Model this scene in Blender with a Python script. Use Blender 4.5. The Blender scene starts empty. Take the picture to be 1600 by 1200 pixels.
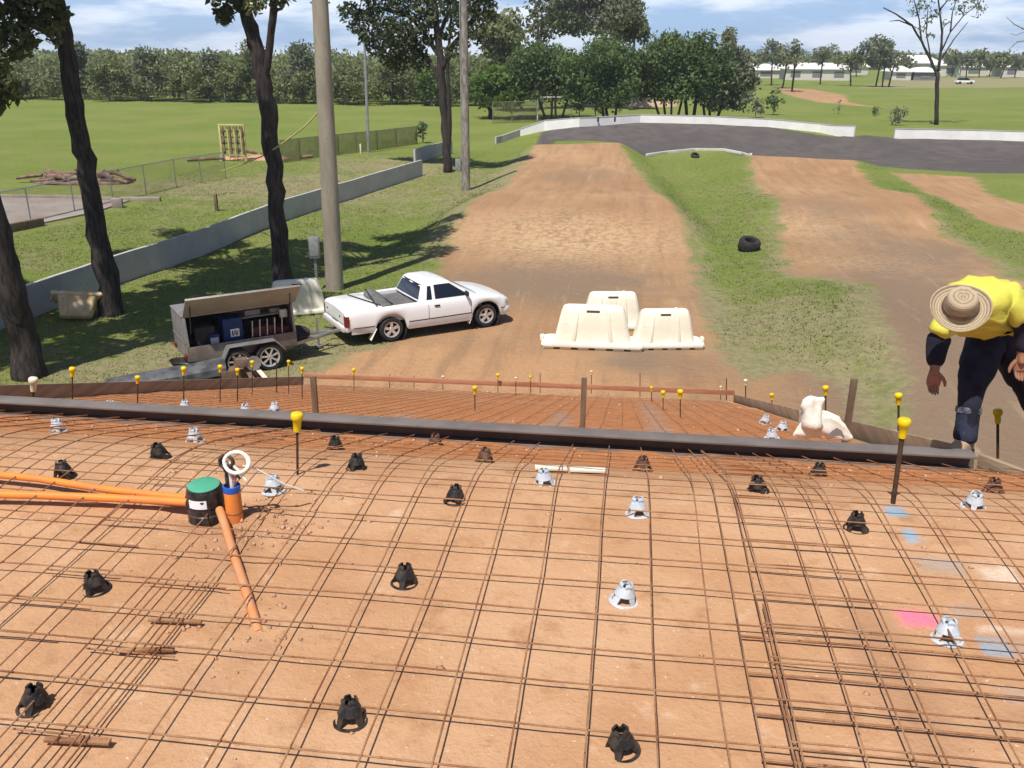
import bpy, bmesh, math, random
import numpy as np
from mathutils import Vector, Matrix

# ------------------------------------------------------------------ camera, sky, sun, exposure
sc = bpy.context.scene
F = 1400.0; PITCH = math.atan(520/1400.0); YAW = math.radians(7.25); ROLL = 0.006
EYE = np.array([0, 0, 6.6])
FW = np.array([-math.sin(YAW)*math.cos(PITCH), math.cos(YAW)*math.cos(PITCH), -math.sin(PITCH)])
_rt = np.array([math.cos(YAW), math.sin(YAW), 0.0]); _up = np.cross(_rt, FW)
RT = _rt*math.cos(ROLL)+_up*math.sin(ROLL); UP = _up*math.cos(ROLL)-_rt*math.sin(ROLL)
cam = bpy.data.cameras.new("camera"); camo = bpy.data.objects.new("camera", cam)
sc.collection.objects.link(camo); sc.camera = camo
cam.sensor_width = 36; cam.lens = 36*F/1600; cam.clip_start = 0.1; cam.clip_end = 4000
camo.matrix_world = Matrix(((RT[0], UP[0], -FW[0], EYE[0]), (RT[1], UP[1], -FW[1], EYE[1]), (RT[2], UP[2], -FW[2], EYE[2]), (0, 0, 0, 1)))

SUN_EL = math.radians(63); SH = math.radians(20)            # shadows run 20 deg right of +Y
sun = bpy.data.lights.new("sun", 'SUN'); sun.energy = 4.9; sun.angle = math.radians(0.53); sun.color = (1, .945, .85)
suno = bpy.data.objects.new("sun", sun); sc.collection.objects.link(suno)
sdir = Vector((math.sin(SH)*math.cos(SUN_EL), math.cos(SH)*math.cos(SUN_EL), -math.sin(SUN_EL)))
suno.rotation_euler = sdir.to_track_quat('-Z', 'Y').to_euler(); suno.location = (-10, -30, 60)

world = bpy.data.worlds.new("World"); sc.world = world; world.use_nodes = True
def build_world():
    nt = world.node_tree; nt.nodes.clear(); N = nt.nodes.new; L = nt.links.new
    out = N('ShaderNodeOutputWorld'); bg = N('ShaderNodeBackground'); bg.inputs[1].default_value = 0.082
    tc = N('ShaderNodeTexCoord')
    lift = N('ShaderNodeVectorMath'); lift.operation = 'ADD'; lift.inputs[1].default_value = (0, 0, 0.30)
    nrm = N('ShaderNodeVectorMath'); nrm.operation = 'NORMALIZE'
    L(tc.outputs['Generated'], lift.inputs[0]); L(lift.outputs[0], nrm.inputs[0])
    sky = N('ShaderNodeTexSky'); sky.sky_type = 'NISHITA'; sky.sun_disc = False
    sky.sun_elevation = SUN_EL; sky.sun_rotation = math.atan2(-sdir.x, -sdir.y); sky.dust_density = 0.6; sky.ozone_density = 1.5
    L(nrm.outputs[0], sky.inputs[0])
    mp = N('ShaderNodeMapping'); mp.inputs['Scale'].default_value = (3.2, 3.2, 17); mp.inputs['Location'].default_value = (3.1, 0.4, 0.35)
    L(tc.outputs['Generated'], mp.inputs[0])
    n1 = N('ShaderNodeTexNoise'); n1.inputs['Scale'].default_value = 2.1; n1.inputs['Detail'].default_value = 9; n1.inputs['Roughness'].default_value = .58
    L(mp.outputs[0], n1.inputs[0])
    r1 = N('ShaderNodeMapRange'); r1.interpolation_type = 'SMOOTHSTEP'
    r1.inputs[1].default_value = .38; r1.inputs[2].default_value = .60
    L(n1.outputs[0], r1.inputs[0])
    n2 = N('ShaderNodeTexNoise'); n2.inputs['Scale'].default_value = 5; n2.inputs['Detail'].default_value = 7
    L(mp.outputs[0], n2.inputs[0])
    cr = N('ShaderNodeMix'); cr.data_type = 'RGBA'
    cr.inputs[6].default_value = (8.6, 10.0, 12.2, 1); cr.inputs[7].default_value = (12.4, 12.9, 13.6, 1)
    L(n2.outputs[0], cr.inputs[0])
    ms = N('ShaderNodeMix'); ms.data_type = 'RGBA'; sx = N('ShaderNodeSeparateXYZ'); L(tc.outputs['Generated'], sx.inputs[0]); lo = N('ShaderNodeMapRange'); lo.interpolation_type = 'SMOOTHSTEP'; lo.inputs[1].default_value = .06; lo.inputs[2].default_value = .22; lo.inputs[3].default_value = 1; lo.inputs[4].default_value = 0; L(sx.outputs[2], lo.inputs[0]); m6 = N('ShaderNodeMath'); m6.operation = 'MULTIPLY'; m6.inputs[1].default_value = .65; L(lo.outputs[0], m6.inputs[0]); L(m6.outputs[0], ms.inputs[0]); L(sky.outputs[0], ms.inputs[6]); ms.inputs[7].default_value = (6.2, 8.8, 12.6, 1)
    mx = N('ShaderNodeMix'); mx.data_type = 'RGBA'
    dm = N('ShaderNodeMath'); dm.operation = 'MULTIPLY'; dm.inputs[1].default_value = .9
    m7 = N('ShaderNodeMath'); m7.operation = 'MULTIPLY'; m7.inputs[1].default_value = .9; L(lo.outputs[0], m7.inputs[0]); L(m7.outputs[0], dm.inputs[1])
    L(r1.outputs[0], dm.inputs[0]); L(dm.outputs[0], mx.inputs[0]); L(ms.outputs[2], mx.inputs[6]); L(cr.outputs[2], mx.inputs[7])
    L(mx.outputs[2], bg.inputs[0]); L(bg.outputs[0], out.inputs[0])
build_world()
sc.view_settings.view_transform = 'Standard'; sc.view_settings.look = 'None'; sc.view_settings.gamma = 1
sc.view_settings.exposure = 0.2
sc.cycles.max_bounces = 6; sc.cycles.transparent_max_bounces = 8
random.seed(7); rng = np.random.default_rng(7)
C = sc.collection

# ------------------------------------------------------------------ helpers
def ray(px, py): return FW*F+RT*(px-800)-UP*(py-600)
def W(px, py, z=0.0):
    d = ray(px, py); return EYE+d*((z-EYE[2])/d[2])
def AY(px, py, Y):
    d = ray(px, py); return EYE+d*((Y-EYE[1])/d[1])
RZ0, RY0, RS = 4.15, 5.35, 0.347
def ramp_z(Y): return RZ0-RS*(Y-RY0)
def WR(px, py):                                             # on the start ramp
    d = ray(px, py); t = (RZ0+RS*RY0-EYE[2])/(d[2]+RS*d[1]); return EYE+d*t
PZ = 4.76
def plat_z(Y):
    Y = np.asarray(Y, float); a = np.clip(Y-3.45, 0, .55); b = np.clip(Y-4.0, 0, None)
    return PZ-.355*a*a/1.1-.355*b
def WP(px, py, dz=0.0):                                     # on the platform
    d = ray(px, py); z = PZ+dz
    for _ in range(30):
        p = EYE+d*((z-EYE[2])/d[2]); z = .5*z+.5*(float(plat_z(p[1]))+dz)
    return p
def fnoise(x, y, s=1.0, seed=0, octv=4):
    x = np.asarray(x, float)*s; y = np.asarray(y, float)*s; r = 0; a = 1; tot = 0
    for o in range(octv):
        xi = np.floor(x).astype(np.int64); yi = np.floor(y).astype(np.int64); fx = x-xi; fy = y-yi
        fx = fx*fx*(3-2*fx); fy = fy*fy*(3-2*fy)
        def h(i, j):
            v = (i*374761393+j*668265263+(seed+o)*982451653) & 0xffffffff
            v = ((v ^ (v >> 13))*1274126177) & 0xffffffff
            return ((v ^ (v >> 16)) & 0xffff)/65535.0
        r = r+a*((h(xi, yi)*(1-fx)+h(xi+1, yi)*fx)*(1-fy)+(h(xi, yi+1)*(1-fx)+h(xi+1, yi+1)*fx)*fy)
        tot += a; a *= .5; x = x*2.03+17.1; y = y*2.03+5.7
    return r/tot-.5
def sstep(a, b, v):
    t = np.clip((v-a)/(b-a), 0, 1); return t*t*(3-2*t)
def sdist(poly, x, y):                                      # signed distance, + inside
    P = np.asarray(poly)[:, :2]; d = np.full(x.shape, 1e9); ins = np.zeros(x.shape, bool)
    for i in range(len(P)):
        a = P[i]; b = P[(i+1) % len(P)]; ab = b-a
        t = np.clip(((x-a[0])*ab[0]+(y-a[1])*ab[1])/(ab@ab+1e-12), 0, 1)
        d = np.minimum(d, np.hypot(x-a[0]-t*ab[0], y-a[1]-t*ab[1]))
        c = ((a[1] > y) != (b[1] > y)); den = (b[1]-a[1]) if abs(b[1]-a[1]) > 1e-12 else 1e-12
        ins ^= c & (x < (b[0]-a[0])*(y-a[1])/den+a[0])
    return np.where(ins, d, -d)
def pdist(line, x, y, vals):                                # distance to polyline + interpolated value + side
    d = np.full(x.shape, 1e9); v = np.zeros(x.shape); side = np.zeros(x.shape)
    for i in range(len(line)-1):
        a = line[i][:2]; b = line[i+1][:2]; ab = b-a
        t = np.clip(((x-a[0])*ab[0]+(y-a[1])*ab[1])/(ab@ab), 0, 1)
        dd = np.hypot(x-a[0]-t*ab[0], y-a[1]-t*ab[1]); m = dd < d
        s = ab[0]*(y-a[1])-ab[1]*(x-a[0])
        d = np.where(m, dd, d); v = np.where(m, vals[i]*(1-t)+vals[i+1]*t, v); side = np.where(m, s, side)
    return d, v, side

def tag(o, label=None, cat=None, group=None, kind=None):
    if label: o['label'] = label
    if cat: o['category'] = cat
    if group: o['group'] = group
    if kind: o['kind'] = kind
    return o
def empty(name, loc=(0, 0, 0), rz=0.0, label=None, cat=None, group=None):
    o = bpy.data.objects.new(name, None); C.objects.link(o); o.location = loc; o.rotation_euler = (0, 0, rz); o.empty_display_size = .1
    return tag(o, label, cat, group)
class MB:
    def __init__(s): s.v = []; s.f = []; s.m = []
    def add(s, vs, fs, m=0):
        n = len(s.v); s.v.extend([tuple(map(float, q)) for q in vs]); s.f.extend([tuple(i+n for i in f) for f in fs]); s.m.extend([m]*len(fs)); return s
    def box(s, c, d, R=None, m=0, taper=(1, 1)):
        vs = []
        for z in (-.5, .5):
            k = taper if z > 0 else (1, 1)
            for x, y in ((-.5, -.5), (.5, -.5), (.5, .5), (-.5, .5)):
                p = Vector((x*d[0]*k[0], y*d[1]*k[1], z*d[2]))
                if R is not None: p = R @ p
                vs.append((p.x+c[0], p.y+c[1], p.z+c[2]))
        return s.add(vs, [(3, 2, 1, 0), (4, 5, 6, 7), (0, 1, 5, 4), (1, 2, 6, 5), (2, 3, 7, 6), (3, 0, 4, 7)], m)
    def tube(s, pts, r, n=8, m=0, caps=True):
        pts = [Vector(p) for p in pts]; k = len(pts); rs = r if hasattr(r, '__len__') else [r]*k
        d0 = (pts[1]-pts[0]).normalized(); u = d0.orthogonal().normalized(); vs = []
        for i in range(k):
            d = (pts[min(i+1, k-1)]-pts[max(i-1, 0)])
            d = d.normalized() if d.length > 1e-9 else d0
            u = (u-d*u.dot(d)); u = u.normalized() if u.length > 1e-6 else d.orthogonal().normalized()
            w = d.cross(u)
            for j in range(n):
                a = 2*math.pi*j/n; q = pts[i]+(u*math.cos(a)+w*math.sin(a))*rs[i]; vs.append(q)
        fs = [(i*n+j, i*n+(j+1) % n, (i+1)*n+(j+1) % n, (i+1)*n+j) for i in range(k-1) for j in range(n)]
        if caps: fs += [tuple(range(n-1, -1, -1)), tuple((k-1)*n+j for j in range(n))]
        return s.add(vs, fs, m)
    def bar(s, a, b, w, h, m=0):                            # rectangular bar between two points
        a = Vector(a); b = Vector(b); d = (b-a); L = d.length; d.normalize()
        up = Vector((0, 0, 1)) if abs(d.z) < .95 else Vector((0, 1, 0))
        y = up.cross(d).normalized(); z = d.cross(y)
        R = Matrix((d, y, z)).transposed(); return s.box((a+b)/2, (L, w, h), R, m)
    def lathe(s, prof, c=(0, 0, 0), n=24, m=0, R=None, sx=1, sy=1, caps=True):
        vs = []
        for r, z in prof:
            for j in range(n):
                a = 2*math.pi*j/n; p = Vector((r*math.cos(a)*sx, r*math.sin(a)*sy, z))
                if R is not None: p = R @ p
                vs.append((p.x+c[0], p.y+c[1], p.z+c[2]))
        k = len(prof); fs = [(i*n+j, i*n+(j+1) % n, (i+1)*n+(j+1) % n, (i+1)*n+j) for i in range(k-1) for j in range(n)]
        caps = caps and tuple(prof[0]) != tuple(prof[-1])
        if caps and prof[0][0] > 1e-6: fs.append(tuple(range(n-1, -1, -1)))
        if caps and prof[-1][0] > 1e-6: fs.append(tuple((k-1)*n+j for j in range(n)))
        return s.add(vs, fs, m)
    def prism(s, poly, y0, y1, m=0, T=None):                # polygon in xz extruded along y
        n = len(poly); vs = [(x, y0, z) for x, z in poly]+[(x, y1, z) for x, z in poly]
        if T is not None: vs = [tuple(T @ Vector(v)) for v in vs]
        return s.add(vs, [tuple(range(n)), tuple(range(2*n-1, n-1, -1))]+[(i, n+i, n+(i+1) % n, (i+1) % n) for i in range(n)], m)
    def loft(s, secs, m=0, closed=True, caps=True):
        n = len(secs[0]); vs = [p for q in secs for p in q]; k = len(secs); e = n if closed else n-1
        fs = [(i*n+j, i*n+(j+1) % n, (i+1)*n+(j+1) % n, (i+1)*n+j) for i in range(k-1) for j in range(e)]
        if caps: fs += [tuple(range(n-1, -1, -1)), tuple((k-1)*n+j for j in range(n))]
        return s.add(vs, fs, m)
    def build(s, name, mats, parent=None, smooth=False, bevel=0, sub=0, fix=True, ang=35):
        me = bpy.data.meshes.new(name); me.from_pydata(s.v, [], s.f)
        mats = mats if isinstance(mats, (list, tuple)) else [mats]
        for q in mats: me.materials.append(q)
        if len(mats) > 1: me.polygons.foreach_set('material_index', s.m)
        if fix:
            bm = bmesh.new(); bm.from_mesh(me); bmesh.ops.recalc_face_normals(bm, faces=bm.faces)
            if bevel:
                eg = [e for e in bm.edges if len(e.link_faces) == 2 and e.calc_face_angle(0) > .5]
                bmesh.ops.bevel(bm, geom=eg, offset=bevel, segments=2, profile=.6, affect='EDGES')
            bm.to_mesh(me); bm.free()
        o = bpy.data.objects.new(name, me); C.objects.link(o)
        if smooth or bevel:
            me.polygons.foreach_set('use_smooth', [True]*len(me.polygons)); me.set_sharp_from_angle(angle=math.radians(ang))
        if sub:
            md = o.modifiers.new('sub', 'SUBSURF'); md.levels = sub; md.render_levels = sub
        if parent: o.parent = parent
        return o
def raw_mesh(name, V, Fq, mat, parent=None, smooth=False, attrs=None, mi=None):
    V = np.asarray(V, np.float32); Fq = np.asarray(Fq, np.int32); k = Fq.shape[1]; me = bpy.data.meshes.new(name)
    me.vertices.add(len(V)); me.vertices.foreach_set('co', V.ravel())
    me.loops.add(Fq.size); me.loops.foreach_set('vertex_index', Fq.ravel())
    me.polygons.add(len(Fq)); me.polygons.foreach_set('loop_start', np.arange(0, Fq.size, k, dtype=np.int32))
    try: me.polygons.foreach_set('loop_total', np.full(len(Fq), k, np.int32))
    except Exception: pass
    for q in (mat if isinstance(mat, (list, tuple)) else [mat]): me.materials.append(q)
    if mi is not None: me.polygons.foreach_set('material_index', mi)
    me.update(calc_edges=True)
    if smooth: me.polygons.foreach_set('use_smooth', np.ones(len(Fq), bool))
    for nme, arr in (attrs or {}).items():
        a = me.attributes.new(nme, 'FLOAT', 'POINT'); a.data.foreach_set('value', np.asarray(arr, np.float32))
    o = bpy.data.objects.new(name, me); C.objects.link(o)
    if parent: o.parent = parent
    return o
def copy_tree(o, parent=None):
    c = o.copy(); C.objects.link(c); c.parent = parent
    for ch in list(o.children): copy_tree(ch, c)
    return c

# ------------------------------------------------------------------ materials
class NT:
    def __init__(s, name):
        s.mat = bpy.data.materials.new(name); s.mat.use_nodes = True; s.t = s.mat.node_tree; s.t.nodes.clear()
        s.out = s.t.nodes.new('ShaderNodeOutputMaterial'); s.b = s.t.nodes.new('ShaderNodeBsdfPrincipled'); s.link(s.b.outputs[0], s.out.inputs[0])
        s.b.inputs['Specular IOR Level'].default_value = .3
    def link(s, a, b): s.t.links.new(a, b)
    def n(s, typ, **k):
        q = s.t.nodes.new('ShaderNode'+typ)
        for a, v in k.items(): setattr(q, a, v)
        return q
    def co(s, kind='Object'):
        return s.n('TexCoord').outputs[kind]
    def noise(s, scale, detail=6, rough=.6, vec=None, out=0):
        q = s.n('TexNoise'); q.inputs['Scale'].default_value = scale; q.inputs['Detail'].default_value = detail; q.inputs['Roughness'].default_value = rough
        s.link(vec if vec is not None else s.co(), q.inputs[0]); return q.outputs[out]
    def rng(s, v, a, b, c=0., d=1., smooth=True):
        q = s.n('MapRange', interpolation_type='SMOOTHSTEP' if smooth else 'LINEAR')
        s.link(v, q.inputs[0])
        for i, x in enumerate((a, b, c, d)): q.inputs[i+1].default_value = x
        return q.outputs[0]
    def mix(s, f, a, b, mode='MIX'):
        q = s.n('Mix', data_type='RGBA', blend_type=mode)
        for sock, v in ((q.inputs[0], f), (q.inputs[6], a), (q.inputs[7], b)):
            if isinstance(v, (tuple, list)): sock.default_value = (*v[:3], 1)
            elif isinstance(v, (int, float)): sock.default_value = v
            else: s.link(v, sock)
        return q.outputs[2]
    def math(s, op, a, b=0.):
        q = s.n('Math', operation=op)
        for sock, v in ((q.inputs[0], a), (q.inputs[1], b)):
            if isinstance(v, (int, float)): sock.default_value = v
            else: s.link(v, sock)
        return q.outputs[0]
    def attr(s, nm, which='Fac'):
        q = s.n('Attribute', attribute_name=nm); return q.outputs[which]
    def bump(s, h, strength=.3, dist=.02):
        q = s.n('Bump'); q.inputs['Strength'].default_value = strength; q.inputs['Distance'].default_value = dist
        s.link(h, q.inputs['Height']); s.link(q.outputs[0], s.b.inputs['Normal'])
def pm(name, c1, c2=None, scale=8., rough=.6, metal=0., bump=0., bscale=40., lo=.35, hi=.65, spec=None, speck=None, rvar=0, coat=0, stretch=None):
    m = NT(name); vec = m.co()
    if stretch:
        mp = m.n('Mapping'); mp.inputs['Scale'].default_value = stretch; m.link(vec, mp.inputs[0]); vec = mp.outputs[0]
    if c2:
        col = m.mix(m.rng(m.noise(scale, vec=vec), lo, hi), c1, c2)
        if speck: col = m.mix(m.rng(m.noise(scale*7, 3, vec=vec), .62, .72), col, speck)
        m.link(col, m.b.inputs['Base Color'])
    else: m.b.inputs['Base Color'].default_value = (*c1, 1)
    m.b.inputs['Roughness'].default_value = rough; m.b.inputs['Metallic'].default_value = metal
    if rvar: m.link(m.rng(m.noise(scale*1.7, vec=vec), .3, .7, rough-rvar, rough+rvar), m.b.inputs['Roughness'])
    if spec is not None: m.b.inputs['Specular IOR Level'].default_value = spec
    if coat: m.b.inputs['Coat Weight'].default_value = coat; m.b.inputs['Coat Roughness'].default_value = .08
    if bump: m.bump(m.noise(bscale, 6, vec=vec), bump, .02)
    return m.mat
def leafmat(name, c1, c2, c3, tr=.35):
    m = NT(name); v = m.attr('hue')
    col = m.mix(m.rng(v, .0, .55, smooth=False), c1, c2); col = m.mix(m.rng(v, .6, 1., smooth=False), col, c3)
    m.link(col, m.b.inputs['Base Color']); m.b.inputs['Roughness'].default_value = .55
    t = m.n('BsdfTranslucent'); m.link(m.mix(.4, col, (.20, .26, .03)), t.inputs[0])
    mx = m.n('MixShader'); mx.inputs[0].default_value = tr; m.link(m.b.outputs[0], mx.inputs[1]); m.link(t.outputs[0], mx.inputs[2]); m.link(mx.outputs[0], m.out.inputs[0])
    return m.mat
M = {}
M['bark_dark'] = pm('bark_dark', (.022, .017, .016), (.06, .048, .044), 5, .9, bump=1., bscale=18, stretch=(3, 3, .5), speck=(.10, .085, .078))
M['bark_grey'] = pm('bark_grey', (.16, .14, .12), (.33, .30, .27), 4, .9, bump=.8, bscale=14, stretch=(2, 2, .6))
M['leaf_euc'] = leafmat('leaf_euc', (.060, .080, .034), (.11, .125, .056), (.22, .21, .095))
M['leaf_dark'] = leafmat('leaf_dark', (.036, .052, .024), (.062, .078, .036), (.14, .145, .07), .25)
M['leaf_fig'] = leafmat('leaf_fig', (.062, .100, .038), (.105, .155, .055), (.18, .23, .085))
M['leaf_grey'] = leafmat('leaf_grey', (.115, .132, .082), (.165, .185, .118), (.24, .25, .16), .3)
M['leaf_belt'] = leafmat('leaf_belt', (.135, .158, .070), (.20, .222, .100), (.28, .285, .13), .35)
M['leaf_bright'] = leafmat('leaf_bright', (.07, .13, .02), (.11, .18, .035), (.16, .23, .05))
M['grassblade'] = leafmat('grassblade', (.155, .185, .068), (.205, .23, .092), (.30, .285, .15), .25)
M['concrete'] = pm('concrete', (.255, .22, .172), (.335, .295, .235), 3, .85, bump=.3, bscale=30, speck=(.18, .155, .125), stretch=(1, 1, .25))
M['slab'] = pm('slab', (.25, .21, .185), (.32, .28, .25), .8, .9, bump=.2, bscale=20)
M['kerbwhite'] = pm('kerbwhite', (.62, .60, .56), (.5, .47, .42), 2, .8)
M['galv'] = pm('galv', (.45, .46, .47), (.33, .34, .35), 6, .45, .7)
M['wall_grey'] = pm('wall_grey', (.40, .385, .375), (.46, .445, .43), 1.2, .8, bump=.12, bscale=6, speck=(.27, .26, .26))
M['wall_white'] = pm('wall_white', (.88, .87, .84), (.80, .78, .75), .9, .7, bump=.05)
M['wire'] = pm('wire', (.20, .17, .13), (.30, .26, .20), 3, .6, .3)
M['steel_dark'] = pm('steel_dark', (.13, .112, .106), (.175, .152, .146), 3, .75, .0, bump=.05, speck=(.2, .13, .09), rvar=.1)
M['rust'] = pm('rust', (.21, .09, .042), (.38, .21, .115), 5, .9, .0, bump=.4, bscale=120, speck=(.12, .05, .025))
M['rust_red'] = pm('rust_red', (.26, .125, .06), (.36, .19, .10), 14, .9)
M['rustdark'] = pm('rustdark', (.055, .032, .022), (.10, .055, .035), 30, .8, .2)
M['timber'] = pm('timber', (.25, .18, .12), (.36, .27, .19), 4, .8, bump=.3, bscale=30, stretch=(1, .2, 3))
M['timber_dark'] = pm('timber_dark', (.13, .085, .06), (.20, .135, .09), 6, .85, bump=.3, bscale=30, stretch=(3, 3, .4))
M['timber_red'] = pm('timber_red', (.30, .12, .07), (.42, .20, .12), 4, .8, stretch=(.3, 2, 2))
M['yellow'] = pm('yellow', (.80, .58, .008), (.70, .47, .008), 9, .4)
M['capwhite'] = pm('capwhite', (.75, .72, .58), (.66, .60, .40), 14, .5)
M['plast_black'] = pm('plast_black', (.012, .012, .014), (.055, .042, .034), 24, .45, rvar=.15, speck=(.14, .09, .06))
M['plast_grey'] = pm('plast_grey', (.42, .46, .52), (.55, .58, .62), 20, .45, speck=(.3, .3, .3))
M['plast_brown'] = pm('plast_brown', (.07, .035, .025), (.15, .075, .05), 25, .7)
M['orange'] = pm('orange', (.80, .25, .045), (.68, .22, .06), 5, .45, speck=(.5, .25, .13))
M['orange_dusty'] = pm('orange_dusty', (.62, .23, .08), (.52, .26, .14), 12, .7)
M['green_lid'] = pm('green_lid', (.07, .33, .21), (.10, .36, .25), 9, .5)
M['blue_film'] = pm('blue_film', (.015, .085, .42), (.03, .14, .55), 14, .35)
M['white_plast'] = pm('white_plast', (.80, .78, .72), (.72, .69, .62), 10, .45)
M['label_white'] = pm('label_white', (.85, .86, .90), None, 5, .4)
M['ink'] = pm('ink', (.03, .03, .035), None, 5, .6)
M['copper_red'] = pm('copper_red', (.45, .16, .13), (.6, .35, .32), 30, .5)
M['barrier'] = pm('barrier', (.74, .685, .55), (.79, .755, .65), 2.2, .6, speck=(.60, .51, .38), bump=.1, bscale=12)
M['barrier_stained'] = pm('barrier_stained', (.56, .39, .20), (.70, .56, .36), 1.6, .7, speck=(.30, .21, .13), bump=.1, bscale=12)
M['barrier_shade'] = pm('barrier_slot_shade', (.07, .055, .035), None, 5, .8)
M['car_white'] = pm('car_white', (.82, .83, .85), None, 5, .25, coat=.6)
M['car_lower'] = pm('car_lower', (.66, .62, .64), (.60, .55, .55), 4, .4)
M['glass_dark'] = pm('glass_dark', (.012, .016, .028), None, 5, .05, spec=.6)
M['rubber'] = pm('rubber', (.018, .017, .017), (.04, .036, .034), 9, .85)
M['trim_black'] = pm('trim_black', (.02, .02, .022), (.035, .033, .033), 9, .6)
M['alloy'] = pm('alloy', (.72, .72, .73), (.6, .6, .61), 9, .3, .6)
M['lamp_red'] = pm('lamp_red', (.22, .018, .02), (.12, .012, .015), 30, .2)
M['lamp_clear'] = pm('lamp_clear', (.55, .58, .6), None, 5, .1, .3)
M['tarp'] = pm('tarp', (.10, .10, .105), (.15, .145, .145), 4, .8, bump=.4, bscale=10)
M['trailer_steel'] = pm('trailer_steel', (.26, .235, .235), (.38, .355, .36), 2.4, .45, .5, speck=(.18, .14, .12), bump=.06, bscale=5, stretch=(3, 3, .6))
M['trailer_brown'] = pm('trailer_brown', (.16, .13, .115), (.22, .185, .165), 3, .6, .2, bump=.08, bscale=8)
M['door_inner'] = pm('door_inner', (.32, .28, .245), (.38, .335, .295), 2, .6, .2)
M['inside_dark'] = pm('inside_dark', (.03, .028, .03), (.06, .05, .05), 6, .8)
M['box_blue'] = pm('box_blue', (.012, .035, .13), (.02, .05, .17), 5, .5)
M['box_red'] = pm('box_red', (.11, .02, .02), (.07, .018, .018), 8, .6)
M['box_grey'] = pm('box_grey', (.28, .28, .29), (.2, .2, .21), 8, .6)
M['skin'] = pm('skin', (.30, .145, .09), (.25, .115, .07), 20, .55)
M['hiviz'] = pm('hiviz', (.56, .53, .075), (.64, .60, .10), 7, .85, bump=.5, bscale=6)
M['navy'] = pm('navy', (.010, .010, .020), (.022, .022, .042), 6, .9, bump=.5, bscale=9)
M['denim'] = pm('denim', (.014, .016, .032), (.028, .034, .066), 7, .9, bump=.5, bscale=9, speck=(.10, .11, .14))
M['reflective'] = pm('reflective', (.16, .17, .23), (.03, .035, .06), 30, .6)
M['boot'] = pm('boot', (.42, .30, .20), (.30, .20, .13), 12, .8)
M['roof_white'] = pm('roof_white', (.78, .78, .78), (.7, .7, .71), .2, .5)
M['house_wall'] = pm('house_wall', (.6, .57, .53), (.52, .5, .47), .1, .8)
M['house_dark'] = pm('house_dark', (.16, .16, .17), (.22, .21, .21), .1, .7)
M['rack_yellow'] = pm('rack_yellow', (.62, .52, .22), (.5, .42, .2), 3, .6)
M['rope'] = pm('rope', (.42, .36, .13), (.5, .42, .18), 9, .8)
M['log'] = pm('log', (.13, .075, .055), (.24, .17, .13), 3, .9, bump=.6, bscale=9)
M['bag'] = pm('bag', (.78, .76, .70), (.70, .66, .58), 4, .7, bump=.3, bscale=12, speck=(.45, .43, .40))
M['lath'] = pm('lath', (.62, .53, .42), (.72, .66, .58), 6, .8)
def straw_mat():
    m = NT('straw'); g = m.attr('ring')
    w = m.math('SINE', m.math('MULTIPLY', g, 420.0)); nz = m.noise(60, 4)
    f = m.rng(m.math('ADD', m.math('MULTIPLY', w, .35), nz), .25, .8)
    m.link(m.mix(f, (.30, .23, .15), (.44, .35, .24)), m.b.inputs['Base Color']); m.b.inputs['Roughness'].default_value = .85
    m.bump(f, .6, .006); return m.mat
M['straw'] = straw_mat()
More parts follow.
